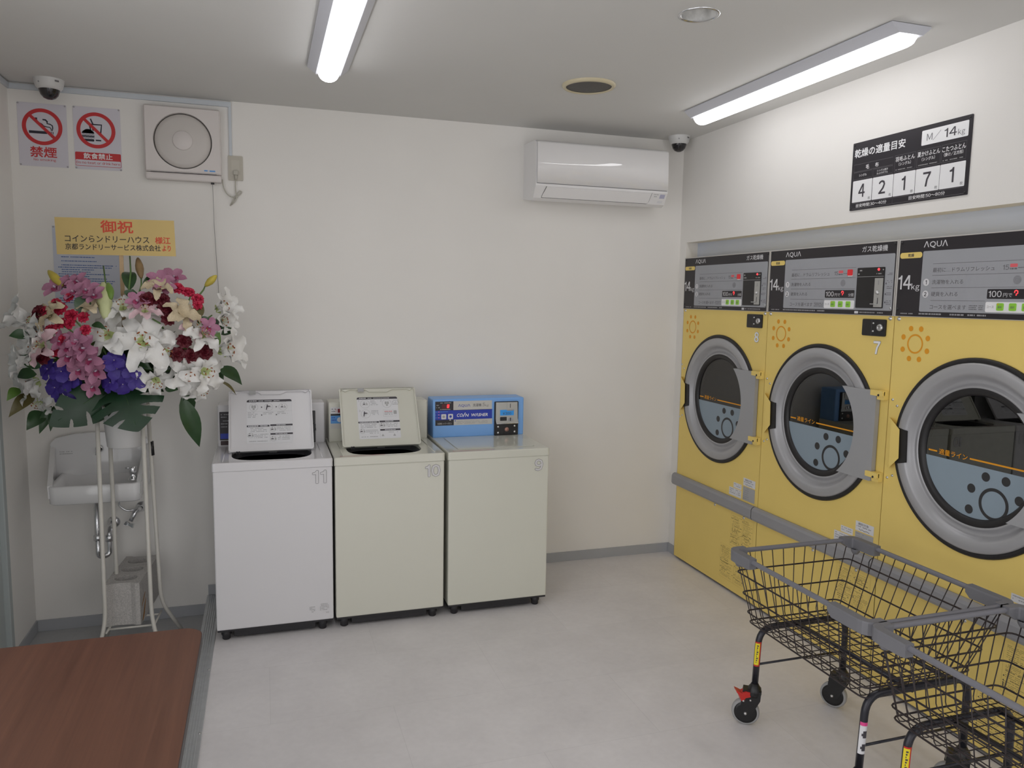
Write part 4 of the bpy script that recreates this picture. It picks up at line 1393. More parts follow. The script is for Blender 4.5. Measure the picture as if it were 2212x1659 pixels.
# ventilation fan
M_FAN = mat('fan_cover_white', (.70, .655, .635), .4, var=.01)
M_FAND = mat('fan_disc', (.60, .565, .535), .45, var=.01)
M_CORD = mat('cord_ivory', (.48, .46, .40), .5, var=.02)
t = thing('ventilation_fan', 'square white ventilation fan with a round shutter on the back wall', 'fan', (.552, 0, 2.10))
f = Fr((-.17, 0, 0), (1, 0, 0), (0, 0, 1))
b = MB()
loop = b.holed(f, .006, .334, .042, .338, .17, .185, lambda a: .131, M_FAN, .050)
l2 = b.skirt(f, loop, .050, .034, M_FAN, .985, (.17, .185)); b.skirt(f, l2, .034, .008, M_LOCK, 1.0, (.17, .185))
oo = rrect_pts(0, .340, .036, .344, .01, 4); oi = rrect_pts(.006, .334, .042, .338, .004, 4)
n = len(oo)
b.add([f.p(a, q, 0) for a, q in oo] + [f.p(a, q, .043) for a, q in oo] + [f.p(a, q, .050) for a, q in oi], [(L * n + k, L * n + (k + 1) % n, (L + 1) * n + (k + 1) % n, (L + 1) * n + k) for L in range(2) for k in range(n)], M_FAN)
b.box(.0 - .17, .17, -.046, 0, .0, .0345, M_FAN, .008, 2)
b.stroke(f, [(.024, .0355), (.318, .0355)], .0022, M_INK2, .0503)
b.dashes(f, .262, .049, .018, .006, M_PALEB, RN, .0506, 1); b.rect(f, .286, .312, .048, .0545, M_PALEB, .0506)
b.box(.12, .135, -.035, -.02, -.008, .002, M_PLINTH, .001)
b.build('cover', t)
b = MB(); b.lathe([(0, .060), (.040, .059), (.105, .050), (.122, .044), (.126, .038), (.124, .03)], M_FAND, f.p(.17, .185, 0), (0, -1, 0), 64); b.build('shutter_disc', t)
b = MB(); b.lathe([(.0455, .055), (.045, .062), (.042, .065), (0, .066)], M_FAN, f.p(.17, .185, 0), (0, -1, 0), 40); b.build('hub', t)
b = MB(); b.tube([(.1275, -.027, -.006), (.129, -.020, -.2), (.142, -.012, -.55)], .0012, mat('string_grey', (.30, .29, .28), .7, var=0), 5); b.build('pull_string', t)
b = MB()
b.tube(fillet([(.172, -.02, .02), (.176, -.018, -.02), (.195, -.016, -.055), (.225, -.016, -.066), (.250, -.014, -.05), (.262, -.014, -.035), (.252, -.013, -.028), (.225, -.014, -.066), (.205, -.012, -.105)], .02, 4), .0028, M_CORD, 7)
b.tube(fillet([(.212, -.014, -.10), (.238, -.016, -.072), (.232, -.018, -.03), (.2335, -.018, .03)], .02, 4), .0028, M_CORD, 7)
b.tube([(.222, -.010, -.066), (.240, -.012, -.058)], .006, M_CORD, 8)
b.build('power_cord', t)
b = MB(); b.box(.224, .246, -.030, -.0105, .045, .066, M_CORD, .003); b.tube([(.235, -.019, .046), (.2345, -.018, .022)], [.007, .004], M_CORD, 10); b.build('plug', t)

t = thing('wall_outlet', 'beige wall socket plate with a white plug in it', 'outlet', (.786, 0, 2.12))
f = Fr((-.0345, 0, 0), (1, 0, 0), (0, 0, 1))
b = MB(); b.slab(f, rrect_pts(0, .069, 0, .119, .004), .008, mat('plate_beige', (.50, .47, .40), .4, var=.01), 0); b.rrect(f, .016, .053, .02, .099, .003, mat('plate_beige2', (.54, .51, .44), .4, var=.01), .0086); b.build('plate', t)

# cable ducts
M_DUCT = mat('duct_pale_blue', (.58, .62, .66), .45, var=.01)
t = thing('cable_duct', 'pale cable duct along the top of the back wall, running down to the socket', 'cable duct', (.3, 0, 2.47))
b = MB()
b.box(XL - .3 + .0005, .472, -.012, 0, 0, .024, M_DUCT, .001, 1); b.build('ceiling_run', t)
b = MB(); b.box(.458, .472, -.011, 0, -.232, .001, M_DUCT, .001, 1); b.build('wall_drop', t)
b = MB(); b.box(XL - .3, XL - .3 + .012, -.42, -.0125, 0, .024, M_DUCT, .001, 1); b.build('side_run', t)

# air conditioner
M_AC = mat('air_con_white', (.80, .79, .79), .28, var=.005)
M_ACG = mat('air_con_gloss', (.82, .81, .81), .05, var=.005, coat=.5)
t = thing('air_conditioner', 'white wall mounted air conditioner near the right corner of the back wall', 'air conditioner', (2.69, 0, 2.09))
pr = [(0, .318), (-.180, .310), (-.196, .300), (-.203, .085), (-.202, .072), (-.165, .012), (-.135, .0), (0, .02)]
b = MB()
n = len(pr)
vs = [Vector((-.395, y, z)) for y, z in pr] + [Vector((.395, y, z)) for y, z in pr]
b.add(vs, [(i, (i + 1) % n, n + (i + 1) % n, n + i) for i in range(n)] + [tuple(range(n)), tuple(range(2 * n - 1, n - 1, -1))], M_AC)
f = Fr((-.395, -.2035, 0), (1, 0, 0), (0, 0, 1))
b.stroke(f, [(.006, .0845), (.784, .0845)], .0032, M_INK2, .0006)
b.build('casing', t)
b = MB()
q = [(-.1805, .3105), (-.1975, .303), (-.2040, .294), (-.2085, .20), (-.2105, .088)]
vs = [Vector((-.388, y, z)) for y, z in q] + [Vector((.392, y, z)) for y, z in q]
m_ = len(q)
b.add(vs + [Vector((-.388, -.19, .088)), Vector((.392, -.19, .088))], [(i, i + 1, m_ + i + 1, m_ + i) for i in range(m_ - 1)] + [(m_ - 1, 2 * m_, 2 * m_ + 1, 2 * m_ - 1)], M_ACG, True)
b.build('front_panel', t, auto=True)
dv = Vector((0, .037, -.060)).normalized()
ff = Fr((-.36, -.2025, .072), (1, 0, 0), -dv)
b = MB()
b.slab(ff, [(.03, -.003), (.655, -.003), (.650, -.058), (.640, -.0655), (.012, -.0655), (.014, -.050)], .003, M_AC, .0002)
b.stroke(ff, [(.028, -.002), (.014, -.050), (.010, -.0665), (.640, -.0665), (.651, -.058), (.658, -.002)], [.002, .003, .004, .004, .003, .0015], M_LOCK, .0012)
b.build('air_flap', t)
b = MB(); b.dashes(ff, .672, -.012, .030, .004, M_STKG, RN, .0008); b.dashes(ff, .676, -.024, .018, .004, M_STKG, RN, .0008); b.rect(ff, .711, .742, -.032, -.008, mat('rating_lilac', (.46, .46, .60), .5, var=0), .0008); b.rect(ff, .706, .736, -.060, -.046, M_STK, .0008); b.build('rating_label', t)
b = MB(); b.lathe([(0, .028), (.016, .026), (.022, .018), (.024, 0)], mat('cap_beige', (.45, .41, .33), .5, var=.02), (.455, 0, .205), (0, -1, 0), 20); b.build('pipe_cap', t)

# dome cameras
M_DOMEW = mat('dome_white', (.66, .66, .65), .35, var=.01)
M_DOMEB = mat('dome_smoke', (.012, .011, .014), .06, var=0, coat=.5)


def dome(loc, label, mark):
    t = thing('dome_camera', label, 'security camera', loc, 'dome cameras under the ceiling')
    b = MB(); b.lathe([(.062, 0), (.060, -.012), (.054, -.034), (.047, -.042), (.041, -.045)], M_DOMEW, (0, 0, 0), (0, 0, 1), 40)
    ff = Fr((.0, -.058, -.02), (1, 0, 0), (0, -.15, 1))
    b.lathe([(0, .002), (.003, .0015), (.0035, -.001)], M_GREYP, (-.03, -.050, -.022), (-.5, -.86, 0), 8)
    b.build('base', t)
    b = MB(); b.lathe([(.043, -.0445), (.041, -.052), (.035, -.068), (.024, -.080), (.011, -.086), (0, -.087)], M_DOMEB, (0, 0, 0), (0, 0, 1), 36); b.build('dome', t)
    b = MB()
    a = mark
    fr_ = Fr((.0605 * math.sin(a), -.0605 * math.cos(a), -.013), (math.cos(a), math.sin(a), 0), (-.17 * math.sin(a), .17 * math.cos(a), 1))
    b.rect(fr_, -.009, .009, -.004, .004, M_INK2, .0004); b.build('mark', t)


dome((3.195, -.115, H), 'white dome camera in the right back corner beside the air conditioner', .45)
dome((.010, -.105, H), 'white dome camera in the left back corner above the no smoking sign', .75)

# ceiling speaker and downlight
t = thing('ceiling_speaker', 'round ceiling grille with a beige ring in front of the air conditioner', 'speaker', (2.285, -.905, H))
b = MB(); b.lathe([(.118, 0), (.118, -.005), (.112, -.012), (.104, -.014), (.100, -.008)], mat('ring_beige', (.60, .53, .36), .4, var=.01), (0, 0, 0), (0, 0, 1), 56); b.build('trim_ring', t)
b = MB(); b.lathe([(0, -.012), (.06, -.011), (.102, -.007)], mat('grille_dark', (.085, .08, .072), .6, var=.25, scale=260), (0, 0, 0), (0, 0, 1), 56); b.build('grille', t)
t = thing('downlight', 'unlit recessed downlight with a mirrored reflector', 'downlight', (2.286, -1.805, H))
b = MB(); b.lathe([(.068, 0), (.068, -.003), (.061, -.004), (.058, -.001)], M_CHR, (0, 0, 0), (0, 0, 1), 48); b.build('trim_ring', t)
b = MB(); b.lathe([(.0585, .0), (.056, .03), (.050, .075), (.03, .082), (0, .084)], mat('reflector', (.80, .80, .79), .30, .55, var=.25, scale=30), (0, 0, 0), (0, 0, 1), 40); b.build('reflector', t)

# LED ceiling lamps
M_LHOUS = mat('lamp_housing', (.60, .61, .66), .4, var=.01)
M_LED_W = bpy.data.materials.new('lamp_light'); M_LED_W.use_nodes = True
_n = M_LED_W.node_tree; _n.nodes.clear()
_e = _n.nodes.new('ShaderNodeEmission'); _e.inputs['Color'].default_value = (.98, .97, .985, 1); _e.inputs['Strength'].default_value = LAMP
_o = _n.nodes.new('ShaderNodeOutputMaterial'); _n.links.new(_e.outputs[0], _o.inputs['Surface'])


def lamp(x, y0, y1, label):
    """y0 far end, y1 near end"""
    t = thing('ceiling_lamp', label, 'lamp', (x, (y0 + y1) / 2, H), 'LED ceiling lamps')
    h = (y0 - y1) / 2
    b = MB()
    pf = [(-.083, -.002), (-.083, -.008), (-.050, -.034), (.050, -.034), (.083, -.008), (.083, -.002)]
    n = len(pf)
    vs = [Vector((a, -h, z)) for a, z in pf] + [Vector((a, h, z)) for a, z in pf]
    b.add(vs, [(i, (i + 1) % n, n + (i + 1) % n, n + i) for i in range(n)] + [tuple(range(n)), tuple(range(2 * n - 1, n - 1, -1))], M_LHOUS)
    b.build('housing', t)
    b = MB()
    m = 10
    rows = [(-h + .002, .1, .62), (-h + .007, .55, .82), (-h + .02, .92, .97), (-h + .04, 1.0, 1.0), (h - .04, 1.0, 1.0), (h - .02, .92, .97), (h - .007, .55, .82), (h - .002, .1, .62)]
    vs = []
    for y, s, w_ in rows:
        for k in range(m + 1):
            a = PI * k / m
            vs.append(Vector((-.042 * w_ * math.cos(a), y, -.0345 - .036 * math.sin(a) * s)))
    fs = []
    for i in range(len(rows) - 1):
        for k in range(m):
            fs.append((i * (m + 1) + k, i * (m + 1) + k + 1, (i + 1) * (m + 1) + k + 1, (i + 1) * (m + 1) + k))
    b.add(vs, fs, M_LED_W, True)
    b.build('diffuser', t)


lamp(1.176, -.762, -2.02, 'lit LED ceiling lamp above the white washer, cut by the photo top')
lamp(2.990, -.660, -1.985, 'lit LED ceiling lamp beside the right wall above the dryers')

lamp(1.176, -3.30, -4.56, 'added unseen LED ceiling lamp over the entrance side, behind the viewer')  # this lamp and the next are unseen, added to brighten the room
lamp(2.990, -3.30, -4.56, 'added unseen LED ceiling lamp by the right wall, farther from the back wall')

# price board
t = thing('capacity_board', 'black dryer capacity board with white number cells on the right wall', 'sign', (XR, -1.6925, 1.955), None)
f = Fr((0, .2885, 0), (0, -1, 0), (0, 0, 1))
M_BRD = mat('board_black', (.022, .019, .025), .35, var=0)
b = MB()
b.slab(f, rrect_pts(0, .577, 0, .279, .003), .004, M_BRD, .0004)
Z = .0052
zb = lambda v: v - 1.955
b.rrect(f, .359, .564, zb(2.1615), zb(2.2165), .004, M_WHITE, Z)
b.text(f, 'M/', .383, zb(2.1735), .0315, M_INK2, w=.063, c=Z + .0004)
b.text(f, '14', .462, zb(2.1735), .0315, M_INK, w=.053, bold=.012, c=Z + .0004)
b.text(f, 'kg', .521, zb(2.1665), .0265, M_INK2, w=.029, c=Z + .0004)
b.text(f, '乾燥の適量目安', .013, zb(2.172), .034, M_WHITE, w=.268, bold=.028, c=Z)
us = [(.0125, .121), (.1235, .2325), (.2345, .341), (.343, .4535), (.455, .5635)]
for i, (a, q) in enumerate(us):
    b.rrect(f, a, q, zb(1.9875), zb(2.0765), .003, M_WHITE, Z)
    d = '42171'[i]
    b.text(f, d, (a + q) / 2 - .002, zb(2.0075), .052, M_INK, w=.034 if d != '1' else .017, align='C', bold=.022, c=Z + .0004)
    b.text(f, '枚', q - .019, zb(1.9925), .012, M_INK2, w=.0125, c=Z + .0004)
ol = mat('board_line', (.16, .155, .165), .5, var=0)


def fbox(a, q, v0, v1):
    b.stroke(f, [(a, zb(v0)), (q, zb(v0)), (q, zb(v1)), (a, zb(v1)), (a, zb(v0))], .0012, ol, Z)


fbox(.0125, .2245, 2.114, 2.1435); fbox(.0125, .1155, 2.082, 2.1105); fbox(.1225, .2245, 2.082, 2.1105)
fbox(.2345, .3355, 2.083, 2.1455); fbox(.3435, .4495, 2.083, 2.1455); fbox(.4555, .5605, 2.083, 2.1465)
fbox(.0125, .2325, 1.961, 1.984); fbox(.2345, .5625, 1.961, 1.984)
b.text(f, '毛', .089, zb(2.1185), .018, M_WHITE, w=.018, align='C', bold=.02, c=Z); b.text(f, '布', .140, zb(2.1185), .018, M_WHITE, w=.018, align='C', bold=.02, c=Z)
b.text(f, 'シングル', .066, zb(2.0915), .0105, M_WHITE, w=.042, align='C', bold=.015, c=Z)
b.text(f, 'シングル厚手', .172, zb(2.0975), .0085, M_WHITE, w=.058, align='C', bold=.01, c=Z); b.text(f, 'およびダブル', .172, zb(2.0865), .0085, M_WHITE, w=.058, align='C', bold=.01, c=Z)
for xx, t1, t2, w1 in ((.285, '羽毛ふとん', '(シングル)', .094), (.3965, '夏かけふとん', '(シングル)', .102), (.508, 'こたつふとん', '(掛け/正方形)', .100)):
    b.text(f, t1, xx, zb(2.121), .0185, M_WHITE, w=w1, align='C', bold=.02, c=Z)
    b.text(f, t2, xx, zb(2.1035), .0135, M_WHITE, w=.060 if 'シ' in t2 else .082, align='C', bold=.015, c=Z)
    b.dashes(f, xx - .045, zb(2.0885), .086, .003, M_STKG, RN, Z)
b.text(f, '目安時間:30~40分', .038, zb(1.9655), .0145, M_WHITE, w=.166, bold=.015, c=Z); b.text(f, '目安時間:50~80分', .317, zb(1.9655), .0145, M_WHITE, w=.166, bold=.015, c=Z)
b.build('board', t)
for u, v in ((.009, .270), (.568, .270), (.009, .009), (.568, .009)):
    b = MB(); b.lathe([(0, .003), (.003, .0025), (.004, 0)], M_LOCK, f.p(u, v, .0044), (-1, 0, 0), 10); b.build('rivet', t)

# ================================================================== congratulation flowers
M_STAND = mat('stand_cream', (.60, .58, .53), .4, var=.03)
M_POT = mat('pot_white', (.66, .655, .65), .45, var=.01)
M_CONC = mat('concrete', (.46, .44, .42), .9, var=.22, scale=240, bump=.6, bscale=260)
M_RUST = mat('rust_stain', (.36, .17, .04), .8, var=.3, scale=60)
t = thing('flower_stand', 'cream steel tube flower stand with flared feet in front of the wash basin', 'flower stand', (.32, -.43, ZA))
LEGS = [(-.100, -.10, -.100, -.085), (.085, -.10, .075, -.085), (-.082, .10, -.085, .085), (.100, .10, .075, .085)]
for i, (bxx, by, tx, ty) in enumerate(LEGS):
    o = 1 if bxx > 0 else -1
    b = MB()
    fx = bxx + (o * (.055 if by < 0 else .085)); fy_ = by + (-.05 if by < 0 else .10)
    b.tube(fillet([(fx + o * .0, fy_, .009), (bxx, by, .215), (tx, ty, 1.175)], .07, 6), .0088, M_STAND, 12)
    if i == 3:
        b.tube([(.085, .092, .92), (.0825, .091, .985)], .0115, M_LOCK, 12)
    b.build('leg', t)
b = MB()
for z in (1.168,):
    r = .098 if z > 1 else .092
    b.tube([(r * math.cos(2 * PI * k / 28) - .005, r * .9 * math.sin(2 * PI * k / 28), z) for k in range(28)], .004, M_STAND, 8, True)
b.build('hoop', t)
b = MB()
for x0, y0, x1, y1 in ((-.1, -.1, -.083, .1), (.087, -.1, .1, .1), (-.098, -.06, .09, -.06), (-.09, .06, .097, .06)):
    b.tube([(x0, y0, .172 if y0 != y1 else .172), (x1, y1, .172)], .0045, M_STAND, 8)
b.build('cross_rails', t)

t = thing('concrete_block', 'grey hollow concrete block weighing down the flower stand', 'block', (.297, -.285, .0769), None, -.09)
b = MB()
Lb, Wb, Hb = .385, .148, .194
fr = Fr((0, 0, Hb), (1, 0, 0), (0, 1, 0))
hole_y = [-.115, .0, .115]
# top and bottom faces as three holed plates side by side, hole walls, sides and recessed ends
for z, sg in ((Hb, 1), (0, -1)):
    ff = Fr((0, 0, z), (1, 0, 0), (0, 1, 0))
    for q, hy in enumerate(hole_y):
        ya = -Lb / 2 + .012 if q == 0 else hy - .0575; yb = Lb / 2 - .012 if q == 2 else hy + .0575
        R = lambda a: 1 / ((abs(math.cos(a)) / .047) ** 2.6 + (abs(math.sin(a)) / .034) ** 2.6) ** (1 / 2.6)
        loop = b.holed(ff, -Wb / 2, Wb / 2, ya, yb, 0, hy, R, M_CONC, 0, 32)
        if sg > 0:
            b.skirt(ff, loop, 0, -Hb, M_CONC, .97, (0, hy))
    for e in (-1, 1):
        y0 = e * (Lb / 2 - .012)
        pts = [(-Wb / 2, y0), (-Wb / 2, e * Lb / 2), (-Wb / 2 + .018, e * Lb / 2), (-.035, y0 + e * .001), (.035, y0 + e * .001), (Wb / 2 - .018, e * Lb / 2), (Wb / 2, e * Lb / 2), (Wb / 2, y0)]
        b.poly(ff, pts, M_CONC, 0)
for e in (-1, 1):
    y0 = e * (Lb / 2 - .012)
    pts = [(-Wb / 2, y0), (-Wb / 2, e * Lb / 2), (-Wb / 2 + .018, e * Lb / 2), (-.035, y0 + e * .001), (.035, y0 + e * .001), (Wb / 2 - .018, e * Lb / 2), (Wb / 2, e * Lb / 2), (Wb / 2, y0)]
    for q in range(7):
        (xa, ya), (xb, yb) = pts[q], pts[q + 1]
        b.add([Vector((xa, ya, 0)), Vector((xb, yb, 0)), Vector((xb, yb, Hb)), Vector((xa, ya, Hb))], [(0, 1, 2, 3)], M_CONC)
for s_ in (-1, 1):
    b.add([Vector((s_ * Wb / 2, -Lb / 2 + .012, 0)), Vector((s_ * Wb / 2, Lb / 2 - .012, 0)), Vector((s_ * Wb / 2, Lb / 2 - .012, Hb)), Vector((s_ * Wb / 2, -Lb / 2 + .012, Hb))], [(0, 1, 2, 3)], M_CONC)
sf = Fr((Wb / 2 + .0006, 0, 0), (0, 1, 0), (0, 0, 1))
b.stroke(sf, [(-.165, .075), (-.135, .095), (-.10, .118)], [.004, .012, .006], M_RUST, .0004)
b.stroke(sf, [(-.16, .006), (-.13, .030), (-.11, .066), (-.09, .085)], [.010, .020, .014, .006], M_RUST, .0004)
b.build('block', t)

# gift card on its stake
t = thing('congratulation_card', 'gold paper card with red and black lettering on a stake above the flowers', 'sign', (.3145, -.45, 1.30))
b = MB()
f = Fr((-.2285, -.004, .4175), (1, .0, .012), (-.012, 0, 1))
M_GOLD = mat('card_gold', (.60, .44, .16), .5, var=.04, scale=6)
b.slab(f, [(0, -.003), (.459, -.003), (.457, .150), (-.001, .150)], .002, M_GOLD, 0)
Z = .0026
M_CRED = mat('card_red', (.62, .06, .02), .5, var=0)
M_CBLK = mat('card_black', (.03, .022, .02), .5, var=0)
b.text(f, '御祝', .232, .0915, .050, M_CRED, w=.124, align='C', bold=.03, c=Z)
b.text(f, 'コインらンドリーハウス', .033, .050, .028, M_CBLK, w=.322, bold=.012, c=Z)
b.text(f, '様江', .379, .049, .029, M_CRED, w=.060, bold=.03, c=Z)
b.text(f, '京都ランドリーサービス株式会社', .033, .0175, .0255, M_CBLK, w=.366, bold=.016, c=Z)
b.text(f, 'より', .406, .018, .0245, M_CRED, w=.033, bold=.03, c=Z)
b.build('card', t)
b = MB(); b.box(.005, .021, .0, .006, -.20, .43, mat('stake_wood', (.52, .36, .20), .6, var=.1, scale=20), .001); b.build('stake', t)

# ---- the arrangement itself
LILY=[((0.426,-0.617,1.36),(0.04,-0.96,0.29),0.135),((0.285,-0.567,1.383),(-0.33,-0.84,0.42),0.11),((0.498,-0.606,1.313),(0.53,-0.85,-0.06),0.1),((0.587,-0.559,1.213),(0.33,-0.91,-0.26),0.1),((0.657,-0.556,1.222),(0.6,-0.8,-0.05),0.105),((0.724,-0.467,1.499),(0.81,-0.42,0.4),0.085),((0.738,-0.52,1.311),(0.9,-0.41,0.14),0.1),((0.652,-0.565,1.383),(0.5,-0.69,0.52),0.09),((-0.072,-0.501,1.465),(-0.83,-0.36,0.44),0.1),((0.011,-0.522,1.431),(-0.7,-0.55,0.45),0.08),((0.019,-0.564,1.388),(-0.84,-0.51,0.19),0.09),((-0.012,-0.57,1.328),(-0.83,-0.55,0.09),0.085),((-0.058,-0.554,1.277),(-0.9,-0.44,0.05),0.085),((-0.07,-0.445,1.16),(-0.86,-0.45,-0.24),0.09),((-0.02,-0.403,1.09),(-0.59,-0.55,-0.59),0.085),((0.343,-0.558,1.496),(-0.07,-0.61,0.79),0.09),((0.462,-0.576,1.19),(0.28,-0.72,-0.63),0.09),((0.635,-0.486,1.139),(0.52,-0.58,-0.63),0.08),((0.724,-0.481,1.439),(0.83,-0.56,0.05),0.075),]
FADED=[((0.571,-0.571,1.468),(0.55,-0.65,0.53),0.09),((0.478,-0.52,1.576),(0.12,-0.53,0.84),0.075),((0.078,-0.557,1.458),(-0.66,-0.57,0.5),0.085),((0.228,-0.56,1.495),(-0.3,-0.58,0.75),0.07),]
PINKLILY=[((0.054,-0.571,1.338),(-0.75,-0.63,0.2),0.095),((0.621,-0.541,1.409),(0.59,-0.62,0.51),0.085),((0.431,-0.593,1.477),(0.09,-0.62,0.78),0.075),]
ORCHID=[((0.12,-0.455,1.59),(-0.36,-0.71,0.6)),((0.164,-0.466,1.598),(-0.31,-0.72,0.62)),((0.078,-0.455,1.573),(-0.42,-0.71,0.57)),((0.155,-0.519,1.557),(-0.35,-0.74,0.57)),((0.207,-0.528,1.563),(-0.28,-0.76,0.59)),((0.238,-0.552,1.543),(-0.25,-0.78,0.57)),((0.525,-0.4,1.626),(0.18,-0.73,0.66)),((0.478,-0.468,1.61),(0.12,-0.75,0.66)),((0.496,-0.509,1.581),(0.14,-0.77,0.62)),((0.402,-0.573,1.523),(-0.0,-0.83,0.56)),((0.144,-0.597,1.334),(-0.44,-0.87,0.21)),((0.117,-0.59,1.357),(-0.47,-0.85,0.25)),((0.177,-0.604,1.362),(-0.39,-0.88,0.27)),((0.146,-0.594,1.296),(-0.44,-0.89,0.14)),((0.188,-0.603,1.299),(-0.38,-0.91,0.15)),((0.226,-0.607,1.284),(-0.32,-0.94,0.12)),((0.204,-0.609,1.33),(-0.35,-0.91,0.21)),((0.243,-0.597,1.237),(-0.29,-0.96,0.02)),((0.22,-0.563,1.167),(-0.31,-0.94,-0.13)),((0.178,-0.588,1.24),(-0.39,-0.92,0.02)),((0.676,-0.549,1.415),(0.42,-0.83,0.36)),]
ROSE=[((0.138,-0.532,1.536),(-0.38,-0.75,0.54)),((0.09,-0.531,1.513),(-0.44,-0.74,0.5)),((0.11,-0.553,1.491),(-0.43,-0.77,0.47)),((0.154,-0.579,1.462),(-0.39,-0.81,0.44)),((0.201,-0.591,1.457),(-0.33,-0.83,0.44)),((0.113,-0.578,1.431),(-0.45,-0.8,0.38)),((0.149,-0.588,1.429),(-0.41,-0.83,0.39)),((0.208,-0.605,1.405),(-0.33,-0.87,0.36)),((0.075,-0.573,1.398),(-0.51,-0.8,0.32)),((0.126,-0.593,1.367),(-0.46,-0.85,0.27)),((0.086,-0.58,1.313),(-0.51,-0.84,0.16)),((0.552,-0.486,1.582),(0.22,-0.76,0.62)),((0.587,-0.49,1.567),(0.27,-0.76,0.59)),((0.632,-0.502,1.536),(0.33,-0.77,0.54)),((0.05,-0.536,1.477),(-0.5,-0.75,0.44)),((0.599,-0.486,1.565),(0.28,-0.76,0.59)),((0.633,-0.525,1.51),(0.34,-0.79,0.51)),]
DARKROSE=[((0.439,-0.563,1.533),(0.05,-0.82,0.58)),((0.495,-0.555,1.532),(0.14,-0.81,0.57)),((0.51,-0.572,1.498),(0.17,-0.84,0.52)),((0.52,-0.589,1.452),(0.19,-0.87,0.45)),((0.58,-0.59,1.358),(0.3,-0.91,0.28)),((0.604,-0.579,1.294),(0.35,-0.92,0.15)),((0.659,-0.561,1.309),(0.43,-0.89,0.17)),((0.554,-0.593,1.301),(0.27,-0.95,0.16)),((0.031,-0.531,1.472),(-0.52,-0.74,0.42)),((0.041,-0.562,1.292),(-0.56,-0.82,0.12)),]
VANDA=[((0.054,-0.554,1.241),(-0.55,-0.84,0.02)),((0.106,-0.568,1.231),(-0.49,-0.87,0.0)),((0.069,-0.517,1.16),(-0.51,-0.85,-0.13)),((0.142,-0.54,1.156),(-0.42,-0.9,-0.15)),((0.073,-0.482,1.119),(-0.49,-0.85,-0.2)),((0.134,-0.56,1.194),(-0.44,-0.89,-0.07)),((0.154,-0.517,1.121),(-0.39,-0.9,-0.21)),((0.311,-0.612,1.279),(-0.17,-0.98,0.11)),((0.318,-0.604,1.245),(-0.15,-0.99,0.03)),((0.374,-0.605,1.247),(-0.05,-1.0,0.04)),((0.288,-0.579,1.183),(-0.2,-0.98,-0.1)),((0.334,-0.578,1.177),(-0.11,-0.99,-0.11)),((0.388,-0.587,1.198),(-0.01,-1.0,-0.07)),]
BUD=[((0.106,-0.466,1.579),(0.037,-0.4,1.648),0.018,0),((0.284,-0.603,1.451),(0.262,-0.493,1.603),0.03,1),((0.302,-0.567,1.531),(0.281,-0.499,1.6),0.017,2),((0.405,-0.463,1.622),(0.385,-0.4,1.713),0.017,3),((0.656,-0.4,1.593),(0.707,-0.4,1.644),0.016,0),]
LEAF=[((0.178,-0.562,1.469),(0.219,-0.531,1.563),0.035,0),((0.366,-0.52,1.568),(0.346,-0.4,1.648),0.03,0),((0.37,-0.545,1.537),(0.382,-0.535,1.574),0.03,0),((0.412,-0.491,1.593),(0.454,-0.431,1.626),0.012,0),((-0.007,-0.548,1.377),(-0.079,-0.556,1.377),0.022,0),((0.02,-0.523,1.244),(-0.051,-0.561,1.293),0.03,0),((0.003,-0.512,1.217),(-0.082,-0.468,1.199),0.025,0),((-0.083,-0.432,1.148),(-0.119,-0.483,1.103),0.022,1),((-0.039,-0.395,1.116),(-0.117,-0.479,1.033),0.03,2),((-0.009,-0.38,1.038),(-0.066,-0.435,0.969),0.035,0),((0.02,-0.38,1.064),(-0.027,-0.403,0.946),0.022,0),((0.029,-0.38,1.064),(0.015,-0.4,0.954),0.016,0),((0.678,-0.534,1.323),(0.72,-0.53,1.393),0.028,1),((0.69,-0.517,1.43),(0.737,-0.515,1.408),0.028,0),((0.724,-0.509,1.381),(0.782,-0.478,1.401),0.018,0),((0.704,-0.496,1.233),(0.803,-0.4,1.143),0.028,0),((0.688,-0.497,1.216),(0.726,-0.444,1.172),0.025,0),((0.71,-0.442,1.169),(0.778,-0.4,1.095),0.007,2),((0.561,-0.468,1.105),(0.595,-0.4,1.034),0.03,0),((0.549,-0.467,1.1),(0.613,-0.4,0.86),0.04,0),((0.491,-0.538,1.164),(0.543,-0.528,1.141),0.03,0),((0.622,-0.541,1.446),(0.646,-0.504,1.525),0.025,2),((0.228,-0.584,1.425),(0.289,-0.614,1.406),0.014,0),((0.627,-0.543,1.436),(0.696,-0.532,1.436),0.02,0),((0.341,-0.595,1.287),(0.452,-0.595,1.234),0.03,0),]
STEM=[((0.363,-0.521,1.568),(0.354,-0.4,1.717)),((0.286,-0.583,1.45),(0.249,-0.4,1.672)),((0.402,-0.535,1.548),(0.404,-0.456,1.625)),((0.634,-0.46,1.552),(0.656,-0.4,1.593)),((0.131,-0.494,1.554),(0.106,-0.466,1.579)),((0.646,-0.535,1.435),(0.689,-0.522,1.467)),((0.206,-0.589,1.379),(0.164,-0.586,1.449)),((0.169,-0.582,1.379),(0.108,-0.577,1.429)),((0.574,-0.542,1.483),(0.602,-0.507,1.546)),((0.499,-0.582,1.41),(0.459,-0.599,1.452)),]
MON=[((0.263,-0.52,1.151),(0.089,-0.62,1.03)),((0.32,-0.52,1.16),(0.386,-0.62,1.004)),]
AX, AY, AZ = .32, -.43, .885
A = thing('flower_arrangement', 'large arrangement of white lilies, pink orchids and violet blooms in a white pot', 'flowers', (AX, AY, AZ))
A0 = Vector((AX, AY, AZ))
b = MB(); b.lathe([(0, .0), (.070, .0), (.073, .003), (.090, .20), (.093, .203), (.093, .215), (.087, .215), (.085, .20), (0, .19)], M_POT, (-.008, 0, 0), (0, 0, 1), 48); b.build('pot', A)


